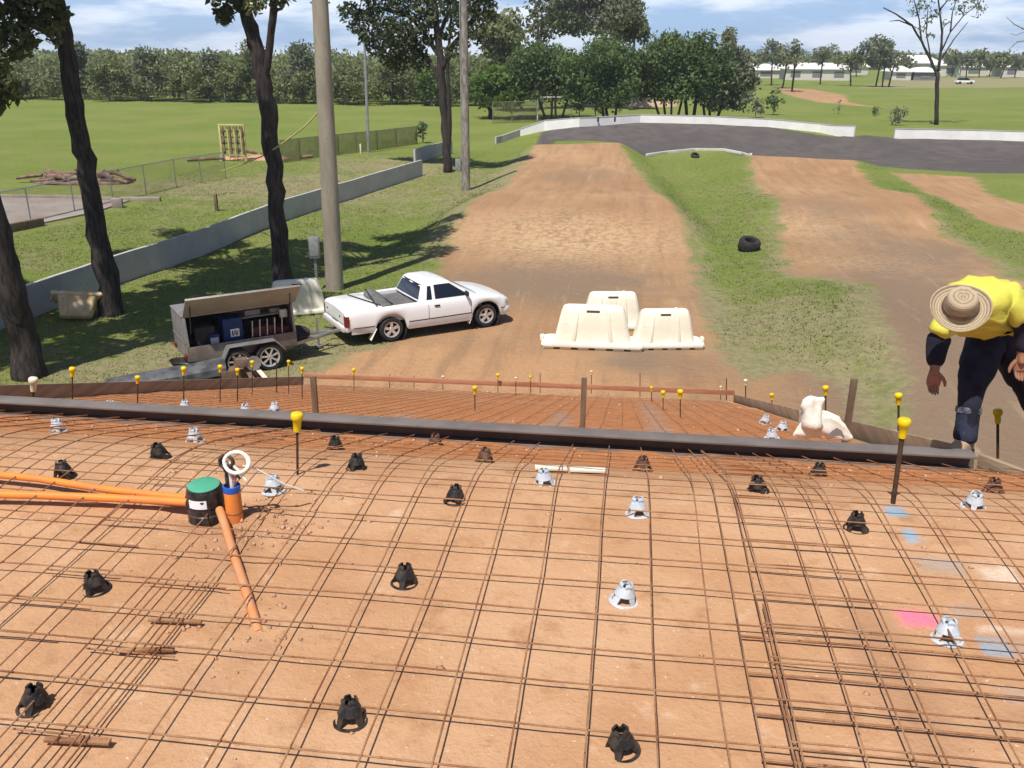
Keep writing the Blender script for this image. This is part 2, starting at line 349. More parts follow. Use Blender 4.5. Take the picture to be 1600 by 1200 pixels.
def terrain_mat():
    m = NT('terrain'); co = m.co()
    nb = m.noise(.9, 8, .65, co); nm = m.noise(4.5, 6, .7, co); nf = m.noise(26, 5, .75, co); nl = m.noise(.12, 5, .6, co)
    g = m.mix(m.rng(nl, .35, .65), (.165, .220, .042), (.22, .252, .066))
    g = m.mix(m.rng(nb, .48, .70), g, (.215, .215, .085))
    dry = m.math('ADD', m.attr('dry'), m.math('MULTIPLY', m.math('SUBTRACT', nb, .5), 1.4))
    g = m.mix(m.rng(dry, .35, .95), g, (.31, .27, .15))
    g = m.mix(m.rng(nm, .42, .62), g, m.mix(.35, g, (.08, .115, .03)))
    g = m.mix(m.rng(nf, .50, .68, 0, .40), g, (.08, .105, .03))
    d = m.mix(m.rng(nl, .38, .62), (.36, .212, .116), (.455, .288, .166))
    d = m.mix(m.rng(nb, .40, .66, 0, .8), d, (.41, .238, .125))
    org = m.math('ADD', m.attr('orange'), m.math('MULTIPLY', m.math('SUBTRACT', nb, .5), .9))
    d = m.mix(m.rng(org, .25, .85), d, (.50, .29, .155))
    gry = m.math('ADD', m.attr('grey'), m.math('MULTIPLY', m.math('SUBTRACT', nb, .5), .8))
    d = m.mix(m.rng(gry, .25, .8), d, (.265, .188, .130))
    mp_ = m.n('Mapping'); mp_.inputs['Scale'].default_value = (1.6, .16, 1); m.link(co, mp_.inputs[0]); nr = m.noise(1.4, 6, .65, mp_.outputs[0])
    d = m.mix(m.rng(nr, .46, .66, 0, .55), d, (.28, .18, .11)); d = m.mix(m.rng(nr, .30, .42, .40, 0), d, (.52, .37, .24))
    st = m.math('MULTIPLY', m.attr('straw'), m.rng(nm, .42, .6)); d = m.mix(st, d, (.56, .40, .245))
    d = m.mix(m.rng(nm, .56, .74, 0, .5), d, (.29, .18, .11))
    d = m.mix(m.rng(nf, .56, .74, 0, .5), d, (.30, .19, .125))
    a = m.mix(m.rng(nb, .35, .65), (.088, .078, .076), (.118, .104, .10)); a = m.mix(m.rng(nl, .45, .6, 0, .6), a, (.085, .075, .075)); a = m.mix(m.rng(nf, .55, .7, 0, .3), a, (.16, .13, .115))
    fd = m.rng(m.math('ADD', m.math('ADD', m.attr('dirt'), m.math('MULTIPLY', m.math('SUBTRACT', nb, .5), 1.7)), m.math('MULTIPLY', m.math('SUBTRACT', nm, .5), .9)), -.22, .22)
    fa = m.rng(m.math('ADD', m.attr('asph'), m.math('MULTIPLY', m.math('SUBTRACT', nb, .5), .7)), -.15, .15)
    c = m.mix(fd, g, d); c = m.mix(fa, c, a)
    m.link(c, m.b.inputs['Base Color']); m.b.inputs['Roughness'].default_value = .95; m.b.inputs['Specular IOR Level'].default_value = .1
    h = m.math('ADD', m.math('MULTIPLY', nm, .8), m.math('MULTIPLY', nf, .35)); h2 = m.math('MULTIPLY', h, m.rng(fa, 0, 1, 1, .15))
    m.bump(h2, .9, .12); return m.mat
M['terrain'] = terrain_mat()
def clay_mat():
    m = NT('clay'); co = m.co(); nb = m.noise(1.3, 7, .6, co); nm = m.noise(7, 7, .65, co); nf = m.noise(45, 5, .7, co); ng = m.noise(170, 3, .7, co)
    c = m.mix(m.rng(nb, .36, .64), (.455, .250, .135), (.53, .320, .188))
    c = m.mix(m.rng(nm, .52, .72, 0, .8), c, (.37, .195, .100))
    c = m.mix(m.rng(nm, .30, .42, .6, 0), c, (.58, .385, .255))
    red = m.math('ADD', m.attr('red'), m.math('MULTIPLY', m.math('SUBTRACT', nm, .5), .7)); c = m.mix(m.rng(red, .2, .95), c, (.46, .185, .072))
    c = m.mix(m.rng(m.math('ADD', m.attr('damp'), m.math('MULTIPLY', m.math('SUBTRACT', nb, .5), .8)), .3, .9, 0, .75), c, (.36, .20, .115))
    c = m.mix(m.rng(nf, .58, .72, 0, .65), c, (.30, .175, .105)); c = m.mix(m.rng(nf, .24, .36, .4, 0), c, (.60, .42, .29))
    c = m.mix(m.rng(ng, .64, .74, 0, .5), c, (.27, .15, .09)); c = m.mix(m.rng(m.noise(60, 2, .5, co), .70, .76, 0, .7), c, (.74, .58, .44))
    brk = m.rng(m.math('ADD', m.math('MULTIPLY', nf, .5), m.math('MULTIPLY', nm, .5)), .36, .56, 1, .6)
    c = m.mix(m.math('MULTIPLY', m.attr('pale'), brk), c, (.72, .62, .52))
    c = m.mix(m.math('MULTIPLY', m.attr('blue'), brk), c, (.16, .42, .62)); c = m.mix(m.math('MULTIPLY', m.attr('dull'), brk), c, (.34, .315, .30))
    c = m.mix(m.math('MULTIPLY', m.attr('pink'), brk), c, (.98, .15, .36))
    m.link(c, m.b.inputs['Base Color']); m.b.inputs['Roughness'].default_value = .95; m.b.inputs['Specular IOR Level'].default_value = .1
    m.bump(m.math('ADD', m.math('MULTIPLY', nf, .7), m.math('MULTIPLY', nm, .9)), .75, .016); return m.mat
M['clay'] = clay_mat()
# ------------------------------------------------------------------ terrain
def pp(l): return np.array([W(*q) for q in l])
MAIN = pp([(440,600,0),(478,592,0),(530,563,0),(590,548,0),(650,520,0),(684,470,0),(690,430,0),(688,400,0),(702,345,.7),(742,315,.7),(785,288,.7),(812,255,.7),(836,226,.8),
           (966,224,.8),(985,250,.6),(1012,280,.6),(1045,318,.6),(1072,350,.6),(1078,400,0),(1086,450,0),(1100,500,0),(1125,560,0),(1165,590,0),(1250,583,0),(1305,598,0),(1340,650,0),(1340,720,0),(1340,900,0),(200,1000,0)])
SEC = pp([(1174,250,.2),(1335,256,.3),(1372,290,.3),(1432,300,.3),(1462,350,.3),(1530,385,.2),(1570,432,0),(1640,450,0),(1900,560,0),(1900,900,0),(1500,1000,0),(1430,760,0),
          (1425,690,0),(1418,610,0),(1385,540,0),(1368,500,0),(1372,460,0),(1300,432,.2),(1240,425,.2),(1222,370,.2),(1222,322,.2),(1180,290,.2)])
THIRD = pp([(1395,262,.3),(1520,268,.3),(1550,300,.2),(1640,330,0),(1680,380,0),(1600,362,0),(1545,350,0),(1500,318,.2),(1450,292,.3)])
ISLE = pp([(1525,270,.2),(1640,268,.2),(1640,302,.2),(1588,302,.2)])
KERB = [W(*q) for q in [(1010,244,0),(1042,240,0),(1085,237.5,0),(1130,238,0),(1160,241,0),(1172,245,0),(1172,254,0)]]
ASPH = pp([(850,222,.5),(838,214,.7),(846,205,.9),(905,195,1.35),(1000,189,1.5),(1100,191,1.5),(1200,196,1.3),(1290,206,1.0),(1338,215,.7),(1392,214,.6),(1640,218,.6),
           (1640,269,.1),(1525,268,.1),(1430,262,.1),(1340,254,.1),(1172,251,0),(1172,245,0),(1130,238,0),(1085,237,0),(1042,240,0),(1008,245,0),(985,234,.3),(968,223,.5)])
BW = [W(*q) for q in [(783,221,.3),(812,211,.6),(850,202,1.0),(905,195.5,1.4),(1000,189.5,1.5),(1100,191,1.5),(1200,196,1.3),(1280,204,1.0),(1334,215,.7)]]
BWZ = [q[2] for q in BW]
BW2 = [W(*q) for q in [(1397,214,.7),(1500,215,.7),(1660,219,.7)]]
LW = [W(*q) for q in [(-180,575,0),(0,515,0),(47,498,0),(172,449,0),(314,400,0),(429,351,0),(506,324,0),(600,294,0),(659,275,0)]]
LW2 = [W(*q) for q in [(648,247,0),(668,240,0),(695,236,0),(720,231,0)]]
def H(x, y):
    x = np.asarray(x, float); y = np.asarray(y, float)
    z = .10*fnoise(x, y, .12, 3)+.045*fnoise(x, y, .6, 9)+.02*fnoise(x, y, 2.2, 21)
    near = sstep(140, 90, np.hypot(x, y)); z = z*near+(1-near)*1.2*fnoise(x, y, .006, 5, 3)
    dm = sdist(MAIN, x, y); k = sstep(-2.2, .3, dm)
    prof = .75*sstep(31, 36.5, y)-.35*sstep(39, 45, y)+.42*sstep(51, 60, y)-.25*sstep(63, 68, y)
    z = z*(1-.5*k)+k*prof
    ds = sdist(SEC, x, y); k2 = sstep(-2.5, .3, ds); z = z+k2*(.45*sstep(36, 40, y)*(1-.6*sstep(41, 48, y))+.35*sstep(53, 58, y)*(1-sstep(60, 63, y)))
    # grass valley between the straights and the bank beside the second one
    z = z-.45*np.exp(-((x-(1.6+.06*(y-25)))/1.5)**2)*sstep(20, 26, y)*(1-sstep(50, 58, y))*(1-k)
    z = z+.55*np.exp(-((x-6.2)/1.7)**2-((y-21.5)/5.5)**2)*(1-k)
    # swale between the grey wall and the straight
    z = z-.55*np.exp(-((x+9.6)/1.5)**2-((y-34)/6.)**2)*(1-k)
    z = z+.5*sstep(1.0, 3.5, pdist(LW, x, y, [0]*len(LW))[0]*np.sign(pdist(LW, x, y, [0]*len(LW))[2]))*sstep(14, 24, y)*(1-sstep(45, 70, y))*.6
    # bermed turn
    d, v, sd = pdist(BW, x, y, BWZ); ins = sd < 0
    z = np.where(ins, z+(v-.1)*(1-np.clip(d/9, 0, 1))**1.3, z+(v-.1)*(1-sstep(0, 4, d)))*1.0
    d, v, sd = pdist(BW2, x, y, [.7]*3); z = z+np.where(sd < 0, .6*(1-np.clip(d/8, 0, 1))**1.3, .6*(1-sstep(0, 4, d)))*sstep(14, 18, x)
    # start hill
    xc, hw = -2.1, 4.55
    top = np.where(y < 5.1, plat_z(y)-.22, np.minimum(plat_z(5.1)-.22, ramp_z(y)-.16))
    wide = np.where(y < 5.2, 6.2, hw)
    lat = np.clip(np.abs(x-xc)-wide, 0, None)
    hill = top-.62*lat-np.clip(-y-4, 0, None)*.6
    hill = hill+.12*fnoise(x, y, 1.1, 31)*sstep(0, 1, lat)
    m = np.clip(.5+.5*(hill-z)/.35, 0, 1); z = z*(1-m)+hill*m
    return z
def Hs(x, y): return float(H(np.array([x]), np.array([y]))[0])
def axis(segs):
    out = [segs[0][0]]
    for a, b, s0, s1 in segs:
        v = a; n = 0
        while v < b-1e-6:
            t = (v-a)/(b-a); v += s0+(s1-s0)*t; out.append(min(v, b))
    return np.unique(np.round(out, 4))
ys = axis([(-60, -6, 6, 2), (-6, 12, 1.0, .35), (12, 40, .17, .26), (40, 80, .26, .42), (80, 140, .5, 2.), (140, 500, 3, 30), (500, 1080, 40, 90)])
xs = axis([(-950, -140, 100, 12), (-140, -30, 10, .8), (-30, -14, .6, .22), (-14, 10, .2, .2), (10, 26, .22, .5), (26, 140, .6, 9), (140, 950, 12, 100)])
GX, GY = np.meshgrid(xs, ys); gx = GX.ravel(); gy = GY.ravel()
gz = H(gx, gy)
a_d = np.maximum.reduce([sdist(MAIN, gx, gy), sdist(SEC, gx, gy), sdist(THIRD, gx, gy)]); a_d = np.minimum(a_d, -sdist(ISLE, gx, gy))
TRAIL = [W(*q) for q in [(1240,141,0),(1275,150,0),(1300,160,0),(1350,166,0),(1420,170,0)]]
dt, tw, _ = pdist(TRAIL, gx, gy, [3.5, 4.5, 2.2, .8, .5]); a_d = np.maximum(a_d, tw-dt)
OP = pp([(1330,141,0),(1640,136,0),(1640,118,0),(1400,121,0)]); a_d2 = sdist(OP, gx, gy)
def blob(px, py, rx, ry, z=0.0):
    p = W(px, py, z); return np.exp(-((gx-p[0])/rx)**2-((gy-p[1])/ry)**2)
a_o = blob(760,590,4.5,2.2)+.8*blob(1400,420,2.2,1.6)+.8*blob(560,575,2,1.2)+.35*blob(900,300,3,6)+.4*blob(1290,275,3,3)
a_g = .55*blob(900,285,4,6)+.5*blob(1300,340,3,6)+.9*blob(860,440,4.2,3.6)+.7*blob(1000,560,1.8,1.4)+1.0*blob(1480,520,3,9)+.9*blob(1540,660,4,5)+.5*blob(920,240,3,4)+.5*blob(1500,400,3,4)
a_s = 1.1*blob(890,365,3.8,3.0,.4)+.5*blob(1250,360,2.2,3)+.5*blob(1310,410,3,1.5)
a_dry = .75*blob(620,270,6,6)+.8*blob(430,300,7,4)+.8*blob(330,590,3.5,2.5)+.55*blob(1240,520,1.6,3)+.9*blob(1230,610,1.6,1.6)+.9*blob(470,560,2.2,1.4)+.5*blob(1090,520,.8,5)+.6*blob(1420,560,.6,6)+.55*blob(770,290,2,7)+1.0*sstep(-3, 3, a_d2)+.55*blob(1500,150,30,12)+.4*blob(560,250,9,6)
a_dry = a_dry+.42*sstep(-5.5, -7.5, gx)*sstep(50, 38, gy)+.40*blob(1120,330,2.6,14)+.35*blob(1240,500,3,5)+.25*blob(1540,400,4,8)
a_dry = a_dry+.55*np.exp(-(a_d/0.9)**2)+.9*(gz > .7)*(gy < 17)*(gx > 2)
attrs = dict(dirt=np.clip(a_d, -4, 4), asph=np.clip(sdist(ASPH, gx, gy), -4, 4), orange=a_o, grey=a_g, straw=np.clip(a_s, 0, 1), dry=a_dry)
nx = len(xs); ny = len(ys)
ii, jj = np.meshgrid(np.arange(nx-1), np.arange(ny-1)); q0 = (jj*nx+ii).ravel()
quads = np.stack([q0, q0+1, q0+nx+1, q0+nx], 1)
fa_ = attrs['asph'][quads].mean(1); fd_ = attrs['dirt'][quads].mean(1)
V3 = np.stack([gx, gy, gz], 1)
def sub_terrain(name, mask):
    q = quads[mask]; u, inv = np.unique(q, return_inverse=True)
    o = raw_mesh(name, V3[u], inv.reshape(q.shape), M['terrain'], smooth=True, attrs={k: a[u] for k, a in attrs.items()})
    return tag(o, kind='structure')
isa = fa_ > 0; isd = (fd_ > 0) & ~isa
sub_terrain('asphalt_track', isa); sub_terrain('dirt_track', isd); sub_terrain('ground', ~isa & ~isd)

# ------------------------------------------------------------------ platform and start ramp soil
def soil_sheet(name, x0, x1, y0, y1, st, zf, paint):
    xx = np.arange(x0, x1+1e-6, st); yy = np.arange(y0, y1+1e-6, st); X, Y = np.meshgrid(xx, yy); x = X.ravel(); y = Y.ravel()
    z, at = zf(x, y); n = len(xx); i, j = np.meshgrid(np.arange(n-1), np.arange(len(yy)-1)); a = (j*n+i).ravel()
    o = raw_mesh(name, np.stack([x, y, z], 1), np.stack([a, a+1, a+n+1, a+n], 1), M['clay'], smooth=True, attrs=at); return tag(o, kind='structure')
pit = WP(325, 806); pipe_b = WP(368, 815); cond_end = WP(404, 985); cond_a = WP(352, 805)
def pf(x, y):
    lump = sstep(.6, .05, np.hypot(x-pipe_b[0]-.12, y-pipe_b[1]-.02))+.7*sstep(.28, .02, np.hypot(x-pit[0], y-pit[1]))
    ab = cond_end[:2]-cond_a[:2]; t = np.clip(((x-cond_a[0])*ab[0]+(y-cond_a[1])*ab[1])/(ab@ab), 0, 1.1); dc = np.hypot(x-cond_a[0]-t*ab[0], y-cond_a[1]-t*ab[1])
    trench = sstep(.16, .03, dc)
    edge = sstep(4.55, 4.95, y)
    z = plat_z(y)+.022*fnoise(x, y, .9, 41)+.012*fnoise(x, y, 6, 44)*(.5+2.2*np.clip(lump+.8*trench+edge, 0, 1.5))+.007*fnoise(x, y, 19, 47)*(.5+3*np.clip(lump+trench+edge, 0, 1.4))+.022*lump*fnoise(x, y, 4, 48)
    red = 1.0*sstep(4.0, 4.75, y)+.30*sstep(3.1, 4.1, y)+.6*lump*.6
    red = np.maximum(red, 1.0*sstep(.5, .1, np.abs(x-2.7))*sstep(3.9, 4.5, y))
    for q in ((1150, 700), (420, 860)): pass
    damp = .45*sstep(.17, .03, np.abs(x-(.86+.02*y)))*sstep(3.6, 3.2, y)+.5*lump+.5*trench
    for q, r, w in (((600,735),.5,.5),((1500,870),.45,.5),((330,1060),.45,.65),((460,1130),.3,.5),((1310,1000),.5,.45),((120,700),.6,.3),((1540,1130),.45,.5)):
        p = WP(*q); damp = damp+w*sstep(r, 0, np.hypot((x-p[0]), (y-p[1])*1.3))
    damp = damp+.75*fnoise(x, y, 1.7, 77)+.4*fnoise(x, y, 5.5, 78)
    def spot(px, py, rx, ry, seed, rot=0.):
        p = WP(px, py); dx = x-p[0]; dy = y-p[1]; c, s = math.cos(rot), math.sin(rot); u = (dx*c+dy*s)/rx; v = (-dx*s+dy*c)/ry
        return sstep(1.35, .75, np.maximum(np.abs(u), np.abs(v))+.55*fnoise(x, y, 14, seed))
    blue = np.maximum.reduce([spot(1398,799,.035,.055,1), .95*spot(1423,838,.026,.05,2), .85*spot(1553,1010,.04,.045,3)])
    dull = np.maximum.reduce([.8*spot(1470,885,.075,.05,4), .55*spot(1512,955,.05,.04,5), .6*spot(1575,1012,.06,.05,6), .6*spot(1595,1090,.05,.03,7)])
    pink = spot(1434,968,.058,.042,8)*.95
    pale = np.maximum.reduce([.8*spot(1560,900,.06,.05,9), .6*spot(1570,985,.08,.02,10), .5*spot(620,805,.02,.03,11)])
    return z, dict(red=red, damp=damp, blue=blue, dull=dull, pink=pink, pale=pale)
soil_sheet('platform_ground', -5.6, 4.05, .2, 5.2, .024, pf, True)
LEFTX, RIGHTX = -6.42, 2.2
def rf(x, y):
    tl = (x-LEFTX)/(RIGHTX-LEFTX)
    z = ramp_z(y)-.11*(1-tl)+.05*fnoise(x, y, .8, 51)+.02*fnoise(x, y, 5, 54)+.012*fnoise(x, y, 14, 57)
    dull = np.zeros(x.shape)
    for a, b in (((1005, 625), (1040, 680)), ((880, 640), (860, 672)), ((640, 640), (560, 668))):
        A = WR(*a); B = WR(*b); t = np.clip(((x-A[0])*(B-A)[0]+(y-A[1])*(B-A)[1])/((B-A)[:2]@(B-A)[:2]), 0, 1)
        d = np.hypot(x-A[0]-t*(B-A)[0], y-A[1]-t*(B-A)[1]); dull = np.maximum(dull, .75*sstep(.17, .05, d+.2*fnoise(x, y, 6, 61)))
    red = .85-.25*sstep(10, 16, y)+.5*fnoise(x, y, .7, 63); z0 = np.zeros(x.shape)
    return z, dict(red=red, damp=.35+.4*fnoise(x, y, 1.1, 66), blue=z0, dull=dull, pink=z0, pale=.4*sstep(15.5, 16.4, y))
soil_sheet('ramp_ground', LEFTX, RIGHTX, 5.2, 16.6, .05, rf, False)

# ------------------------------------------------------------------ rebar mesh sheets
def rebar_sheet(name, label, x0, x1, y0, y1, sx, sy, zf, r=.0030, skew=(0., 0.), ph=(0., 0.), amp=.008, seg=.14, only=None, seed=1, top=0., xl=None, mat='rust'):
    mb = MB(); i0 = np.arange(x0+ph[0], x1, sx) if xl is None else xl; j0 = np.arange(y0+ph[1], y1, sy)
    def P_(x, y, k): return (x, y, zf(x, y)+k+amp*.8*float(fnoise(np.array([x]), np.array([y]), 1.4, seed)[0])*2)
    if only != 'y':
        for n, x in enumerate(i0):
            L = np.linspace(y0-.06, y1+.06, max(4, int((y1-y0)/seg))); o1 = rng.normal(0, .004); b = rng.normal(0, .004)
            wob = fnoise(L*0+n*3.7, L, 1.1, seed+3)*amp*2.4
            mb.tube([P_(x+o1+skew[0]*(y-y0)+w+b*(y-y0), y, top) for y, w in zip(L, wob)], r, 6)
    if only != 'x':
        for n, y in enumerate(j0):
            L = np.linspace(x0-.06, x1+.06, max(4, int((x1-x0)/seg))); o1 = rng.normal(0, .004)
            wob = fnoise(L, L*0+n*5.1, 1.1, seed+7)*amp*2.4
            mb.tube([P_(x, y+o1+skew[1]*(x-x0)+w, top-2*r) for x, w in zip(L, wob)], r, 6)
    o = mb.build(name, M[mat], smooth=True, fix=False); return tag(o, label, 'steel mesh')
mz = lambda y: float(plat_z(y))+.046
X1 = lambda px: float(W(px, 1000, PZ+.046)[0])
yref = float(WP(940, 1137, .046)[1]); phy = (yref-1.35) % .187
main_x = [X1(925)-.2*k for k in range(0, 11)]+[X1(p) for p in (1022, 1114, 1204, 1293)]
rebar_sheet('rebar_mesh', 'wide square rusty steel mesh covering the middle of the orange clay platform', -2.0, .86, 1.35, 4.98, .2, .187, lambda x, y: mz(y), ph=(0, phy), xl=main_x, seed=1)
rebar_sheet('rebar_mesh', 'rusty steel mesh sheet on the left of the platform, lapped beside the orange pipes', -5.3, -1.86, 1.35, 4.95, .2, .187, lambda x, y: mz(y)+.010, ph=(.05, phy), skew=(.01, 0), seed=2)
rebar_sheet('rebar_mesh', 'rusty steel mesh sheet on the right of the platform with blue and pink paint below', .58, 3.75, 1.35, 4.98, .2, .187, lambda x, y: mz(y)+.009, ph=(.07, phy+.006), skew=(-.008, -.006), xl=[X1(p) for p in (1157, 1216, 1353, 1397, 1489, 1585, 1680, 1776, 1872, 1968, 2064)], seed=3)
tr = rebar_sheet('trench_mesh', 'strip of thicker brown trench bars crossing under the right half of the platform mesh', .50, 1.42, 1.3, 2.7, .115, .187, lambda x, y: mz(y)-.016, r=.0042, ph=(.02, phy+.012), xl=[X1(1210)], skew=(.0, -.006), seed=4)
tr2 = rebar_sheet('trench_mesh', 'narrow strip of closely set long bars at the lower left of the platform', -1.60, -1.42, 1.3, 2.6, .085, .374, lambda x, y: mz(y)-.012, r=.0030, ph=(.01, phy+.03), seed=5)
def rm(x, y): return float(ramp_z(y))-.11*(1-(x-LEFTX)/(RIGHTX-LEFTX))+.022
rebar_sheet('rebar_mesh', 'rusty steel mesh lying down the red start ramp beyond the dark channel', -6.2, 2.0, 5.6, 16.3, .2, .2, rm, r=.0028, ph=(.05, .1), amp=.015, seg=.5, seed=6, mat='rust_red')
def lath(px0, py0, px1, py1, wd, th, name, mat, label, cat, lift=.06):
    a = WP(px0, py0, lift); b = WP(px1, py1, lift); mb = MB().bar(a, b, wd, th)
    return tag(mb.build(name, mat, bevel=.0015), label, cat)
lath(182, 1016, 272, 1015, .016, .010, 'steel_strip', M['rust'], 'flat brown steel strip tied on the mesh at the lower left, middle one of three', 'steel strip', .022)
lath(232, 968, 315, 972, .014, .010, 'steel_strip', M['rust'], 'flat brown steel strip on the mesh just left of the sunken orange conduit end', 'steel strip', .022)
lath(70, 1155, 172, 1160, .018, .010, 'steel_strip', M['rust'], 'flat brown steel strip nearest the bottom left corner', 'steel strip', .022)
lath(836, 730, 886, 732, .04, .012, 'timber_lath', M['lath'], 'left pale timber lath behind the white bar chair near the dark channel', 'lath', .02)
lath(890, 733, 947, 735, .04, .012, 'timber_lath', M['lath'], 'right pale timber lath behind the white bar chair near the dark channel', 'lath', .02)

# ------------------------------------------------------------------ steel gate channel
gate = empty('gate_channel', (-1.0, 5.2, 4.3), 0, 'long dark steel channel running across the platform edge', 'steel channel')
def gx_(mb, y0, y1, z0, z1): return mb.box(((-6.6+2.16)/2+1.0, (y0+y1)/2-5.2, (z0+z1)/2-4.3), (2.16+6.6, y1-y0, z1-z0))
gx_(MB(), 5.21, 5.33, 4.315, 4.329).build('top_flange', M['steel_dark'], gate, bevel=.003)
gx_(MB(), 5.318, 5.328, 4.20, 4.3148).build('web', M['steel_dark'], gate)
gx_(MB(), 5.165, 5.3175, 4.212, 4.224).build('bottom_flange', M['steel_dark'], gate, bevel=.002)

# ------------------------------------------------------------------ formwork boards
def board(pts, hgt, th, label, mat, name='formwork_board'):
    mb = MB()
    for a, b in zip(pts[:-1], pts[1:]): mb.bar(a, b, th, hgt)
    o = mb.build(name, mat, bevel=.003); return tag(o, label, 'formwork')
def zl(Y): return ramp_z(Y)
board([(-6.45, Y, zl(Y)-.02) for Y in (4.4, 9.2)]+[(-6.47, 16.66, zl(16.66)-.02)], .17, .035, 'brown timber formwork board along the left edge of the red ramp', M['timber'])
board([(2.24, Y, zl(Y)+.07) for Y in (10.6, 16.66)], .15, .03, 'brown formwork board on the far half of the right ramp edge', M['timber'])
board([(2.28, Y, zl(Y)+.07) for Y in (5.5, 10.75)]+[(2.30, 4.2, zl(4.9)+.07)][:0], .16, .035, 'brown formwork board passing behind the worker on the right ramp edge', M['timber'])
board([(2.262, 5.42, zl(5.42)+.05), (2.95, 4.25, zl(5.3)+.12)], .17, .035, 'short brown formwork board at the right of the worker by the platform corner', M['timber'])
board([(-6.45, 16.7, .30), (2.24, 16.7, .40)], .10, .03, 'thin red brown board closing the far foot of the ramp', M['timber_red'])
def peg(px, ptop, pbot, Y, w, label):
    a = AY(px, ptop, Y); b = AY(px+3, pbot, Y); b[0] = a[0]+.02; mb = MB()
    z0 = b[2]; z1 = a[2]; mb.box((a[0], Y, (z0+z1)/2), (w, .028, z1-z0)); mb.box((a[0], Y, z0-.06), (w*.999, .0279, .12), None, 0)
    o = mb.build('timber_peg', M['timber_dark'], bevel=.003); return tag(o, label, 'timber peg')
peg(489, 588, 665, 7.6, .055, 'dark wooden peg at the left standing behind the channel above the yellow capped bar')
peg(913, 590, 690, 7.2, .046, 'slim brown wooden peg standing alone behind the middle of the channel')
peg(1335, 592, 705, 6.7, .050, 'tall grey brown wooden peg right of the white cement bag')

# ------------------------------------------------------------------ capped bars
def capped_bar(px, pcap, pbase, label, cap='yellow', Y=None, r=.006, cs=1.0, star=False, onplat=False):
    if Y is None:
        b = WP(px[1], pbase) if onplat else WR(px[1], pbase)
    else: b = AY(px[1], pbase, Y)
    t = AY(px[0], pcap, b[1]); o = empty('capped_bar', b, 0, label, 'steel bar', 'steel bars with safety caps' if cap else 'bare steel bars')
    L = Vector(t)-Vector(b); q = L.normalized(); R = Vector((0, 0, 1)).rotation_difference(q).to_matrix()
    sh = MB().tube([-q*.12, (0, 0, 0), L], [r, r, r], 8)
    sh.build('bar', M['rustdark'], o, smooth=True)
    if cap:
        c = MB().lathe([(.016, -.078), (.0175, -.06), (.0195, -.026), (.0265, -.018), (.0285, -.008), (.0275, .006), (.022, .012), (0, .013)], n=14, R=R)
        c.v = [tuple(np.array(v)*cs+np.array(L)) for v in c.v]
        c.build('cap', M[cap], o, smooth=True, ang=50)
    return o
capped_bar((464, 465), 649, 742, 'yellow capped thin bar standing on the platform right of the cable coil', onplat=True, cs=1.0)
capped_bar((1413, 1395), 658, 788, 'leaning steel picket with yellow cap rising from the blue paint mark', onplat=True, r=.011, cs=.98)
BARS = [(52,593,640,5.9,'capwhite',1.15,'white and yellow capped stout bar at the far left before the dark tree'),
 (113,576,640,7.4,'yellow',.95,'yellow capped bar at the left with dark tree shade behind it'),
 (215,589,640,8.0,'yellow',.85,'yellow capped bar standing before the end of the black plastic trough'),
 (287,575,640,8.2,'yellow',.9,'yellow capped bar standing before the middle of the black plastic trough'),
 (344,572,635,9.4,'yellow',.9,'yellow capped bar left of the two loose trailer boards'),
 (371,577,645,9.6,'yellow',.85,'yellow capped bar just below the hand saw by the trailer'),
 (394,565,612,11.5,'yellow',.95,'greenish yellow capped bar touching the left of the trailer wheel'),
 (432,566,606,12.5,None,1,'bare dark bar standing in front of the trailer wheel'),
 (451,564,606,12.5,'yellow',.9,'greenish yellow capped bar right of the trailer wheel'),
 (472,575,640,11.0,'yellow',.9,'yellow capped bar just left of the dark wooden peg'),
 (553,577,603,14.6,'yellow',1.1,'yellow capped bar below the rear bumper of the white ute'),
 (609,585,604,16.75,None,1,'short bare bar under the rear wheel of the white ute'),
 (647,588,606,16.75,None,1,'short bare bar below the door of the white ute'),
 (692,588,604,16.75,'capwhite',.9,'white capped bar below the front door of the white ute'),
 (778,585,606,16.6,'yellow',1.15,'yellow capped bar at the ramp foot below the front bumper of the ute'),
 (806,590,622,15.0,'capwhite',.75,'small pale capped bar between two yellow caps at the ramp foot'),
 (829,588,606,16.4,'yellow',.9,'yellow capped bar at the ramp foot left of the thin dark rod'),
 (742,605,650,10.0,'yellow',1.05,'yellow capped bar alone on the middle of the red ramp'),
 (844,583,608,16.75,None,1,'thin dark bare rod at the ramp foot left of the slim peg'),
 (924,580,606,16.75,'capwhite',.8,'pale capped rod just right of the slim wooden peg'),
 (1000,584,612,16.75,None,1,'bare rod at the ramp foot below the right hand barrier'),
 (1018,605,622,14.8,'yellow',.9,'leftmost yellow capped bar of the three close ones below the barriers'),
 (1036,612,648,11.8,'yellow',1.05,'middle yellow capped bar of the three close ones below the barriers'),
 (1063,611,668,10.2,'yellow',1.15,'right yellow capped bar of the three close ones below the barriers'),
 (1126,604,616,16.7,'capwhite',.8,'white capped bar at the right end of the ramp foot board'),
 (1135,591,616,16.7,None,1,'thin bare rod beside the corner of ramp foot and right board'),
 (1165,594,622,15.2,'capwhite',1.1,'white capped dark bar outside the far end of the right board'),
 (1206,616,641,12.6,'yellow',1.0,'yellow capped bar astride the right board, left of the cement bag'),
 (1290,605,645,9.6,'yellow',1.1,'yellow capped stout bar beyond the board above the cement bag'),
 (1404,617,668,7.4,'yellow',1.05,'yellow capped stout bar behind the board, above the leaning picket'),
 (1559,643,692,6.2,'yellow',1.05,'yellow capped bar right of the worker leg')]
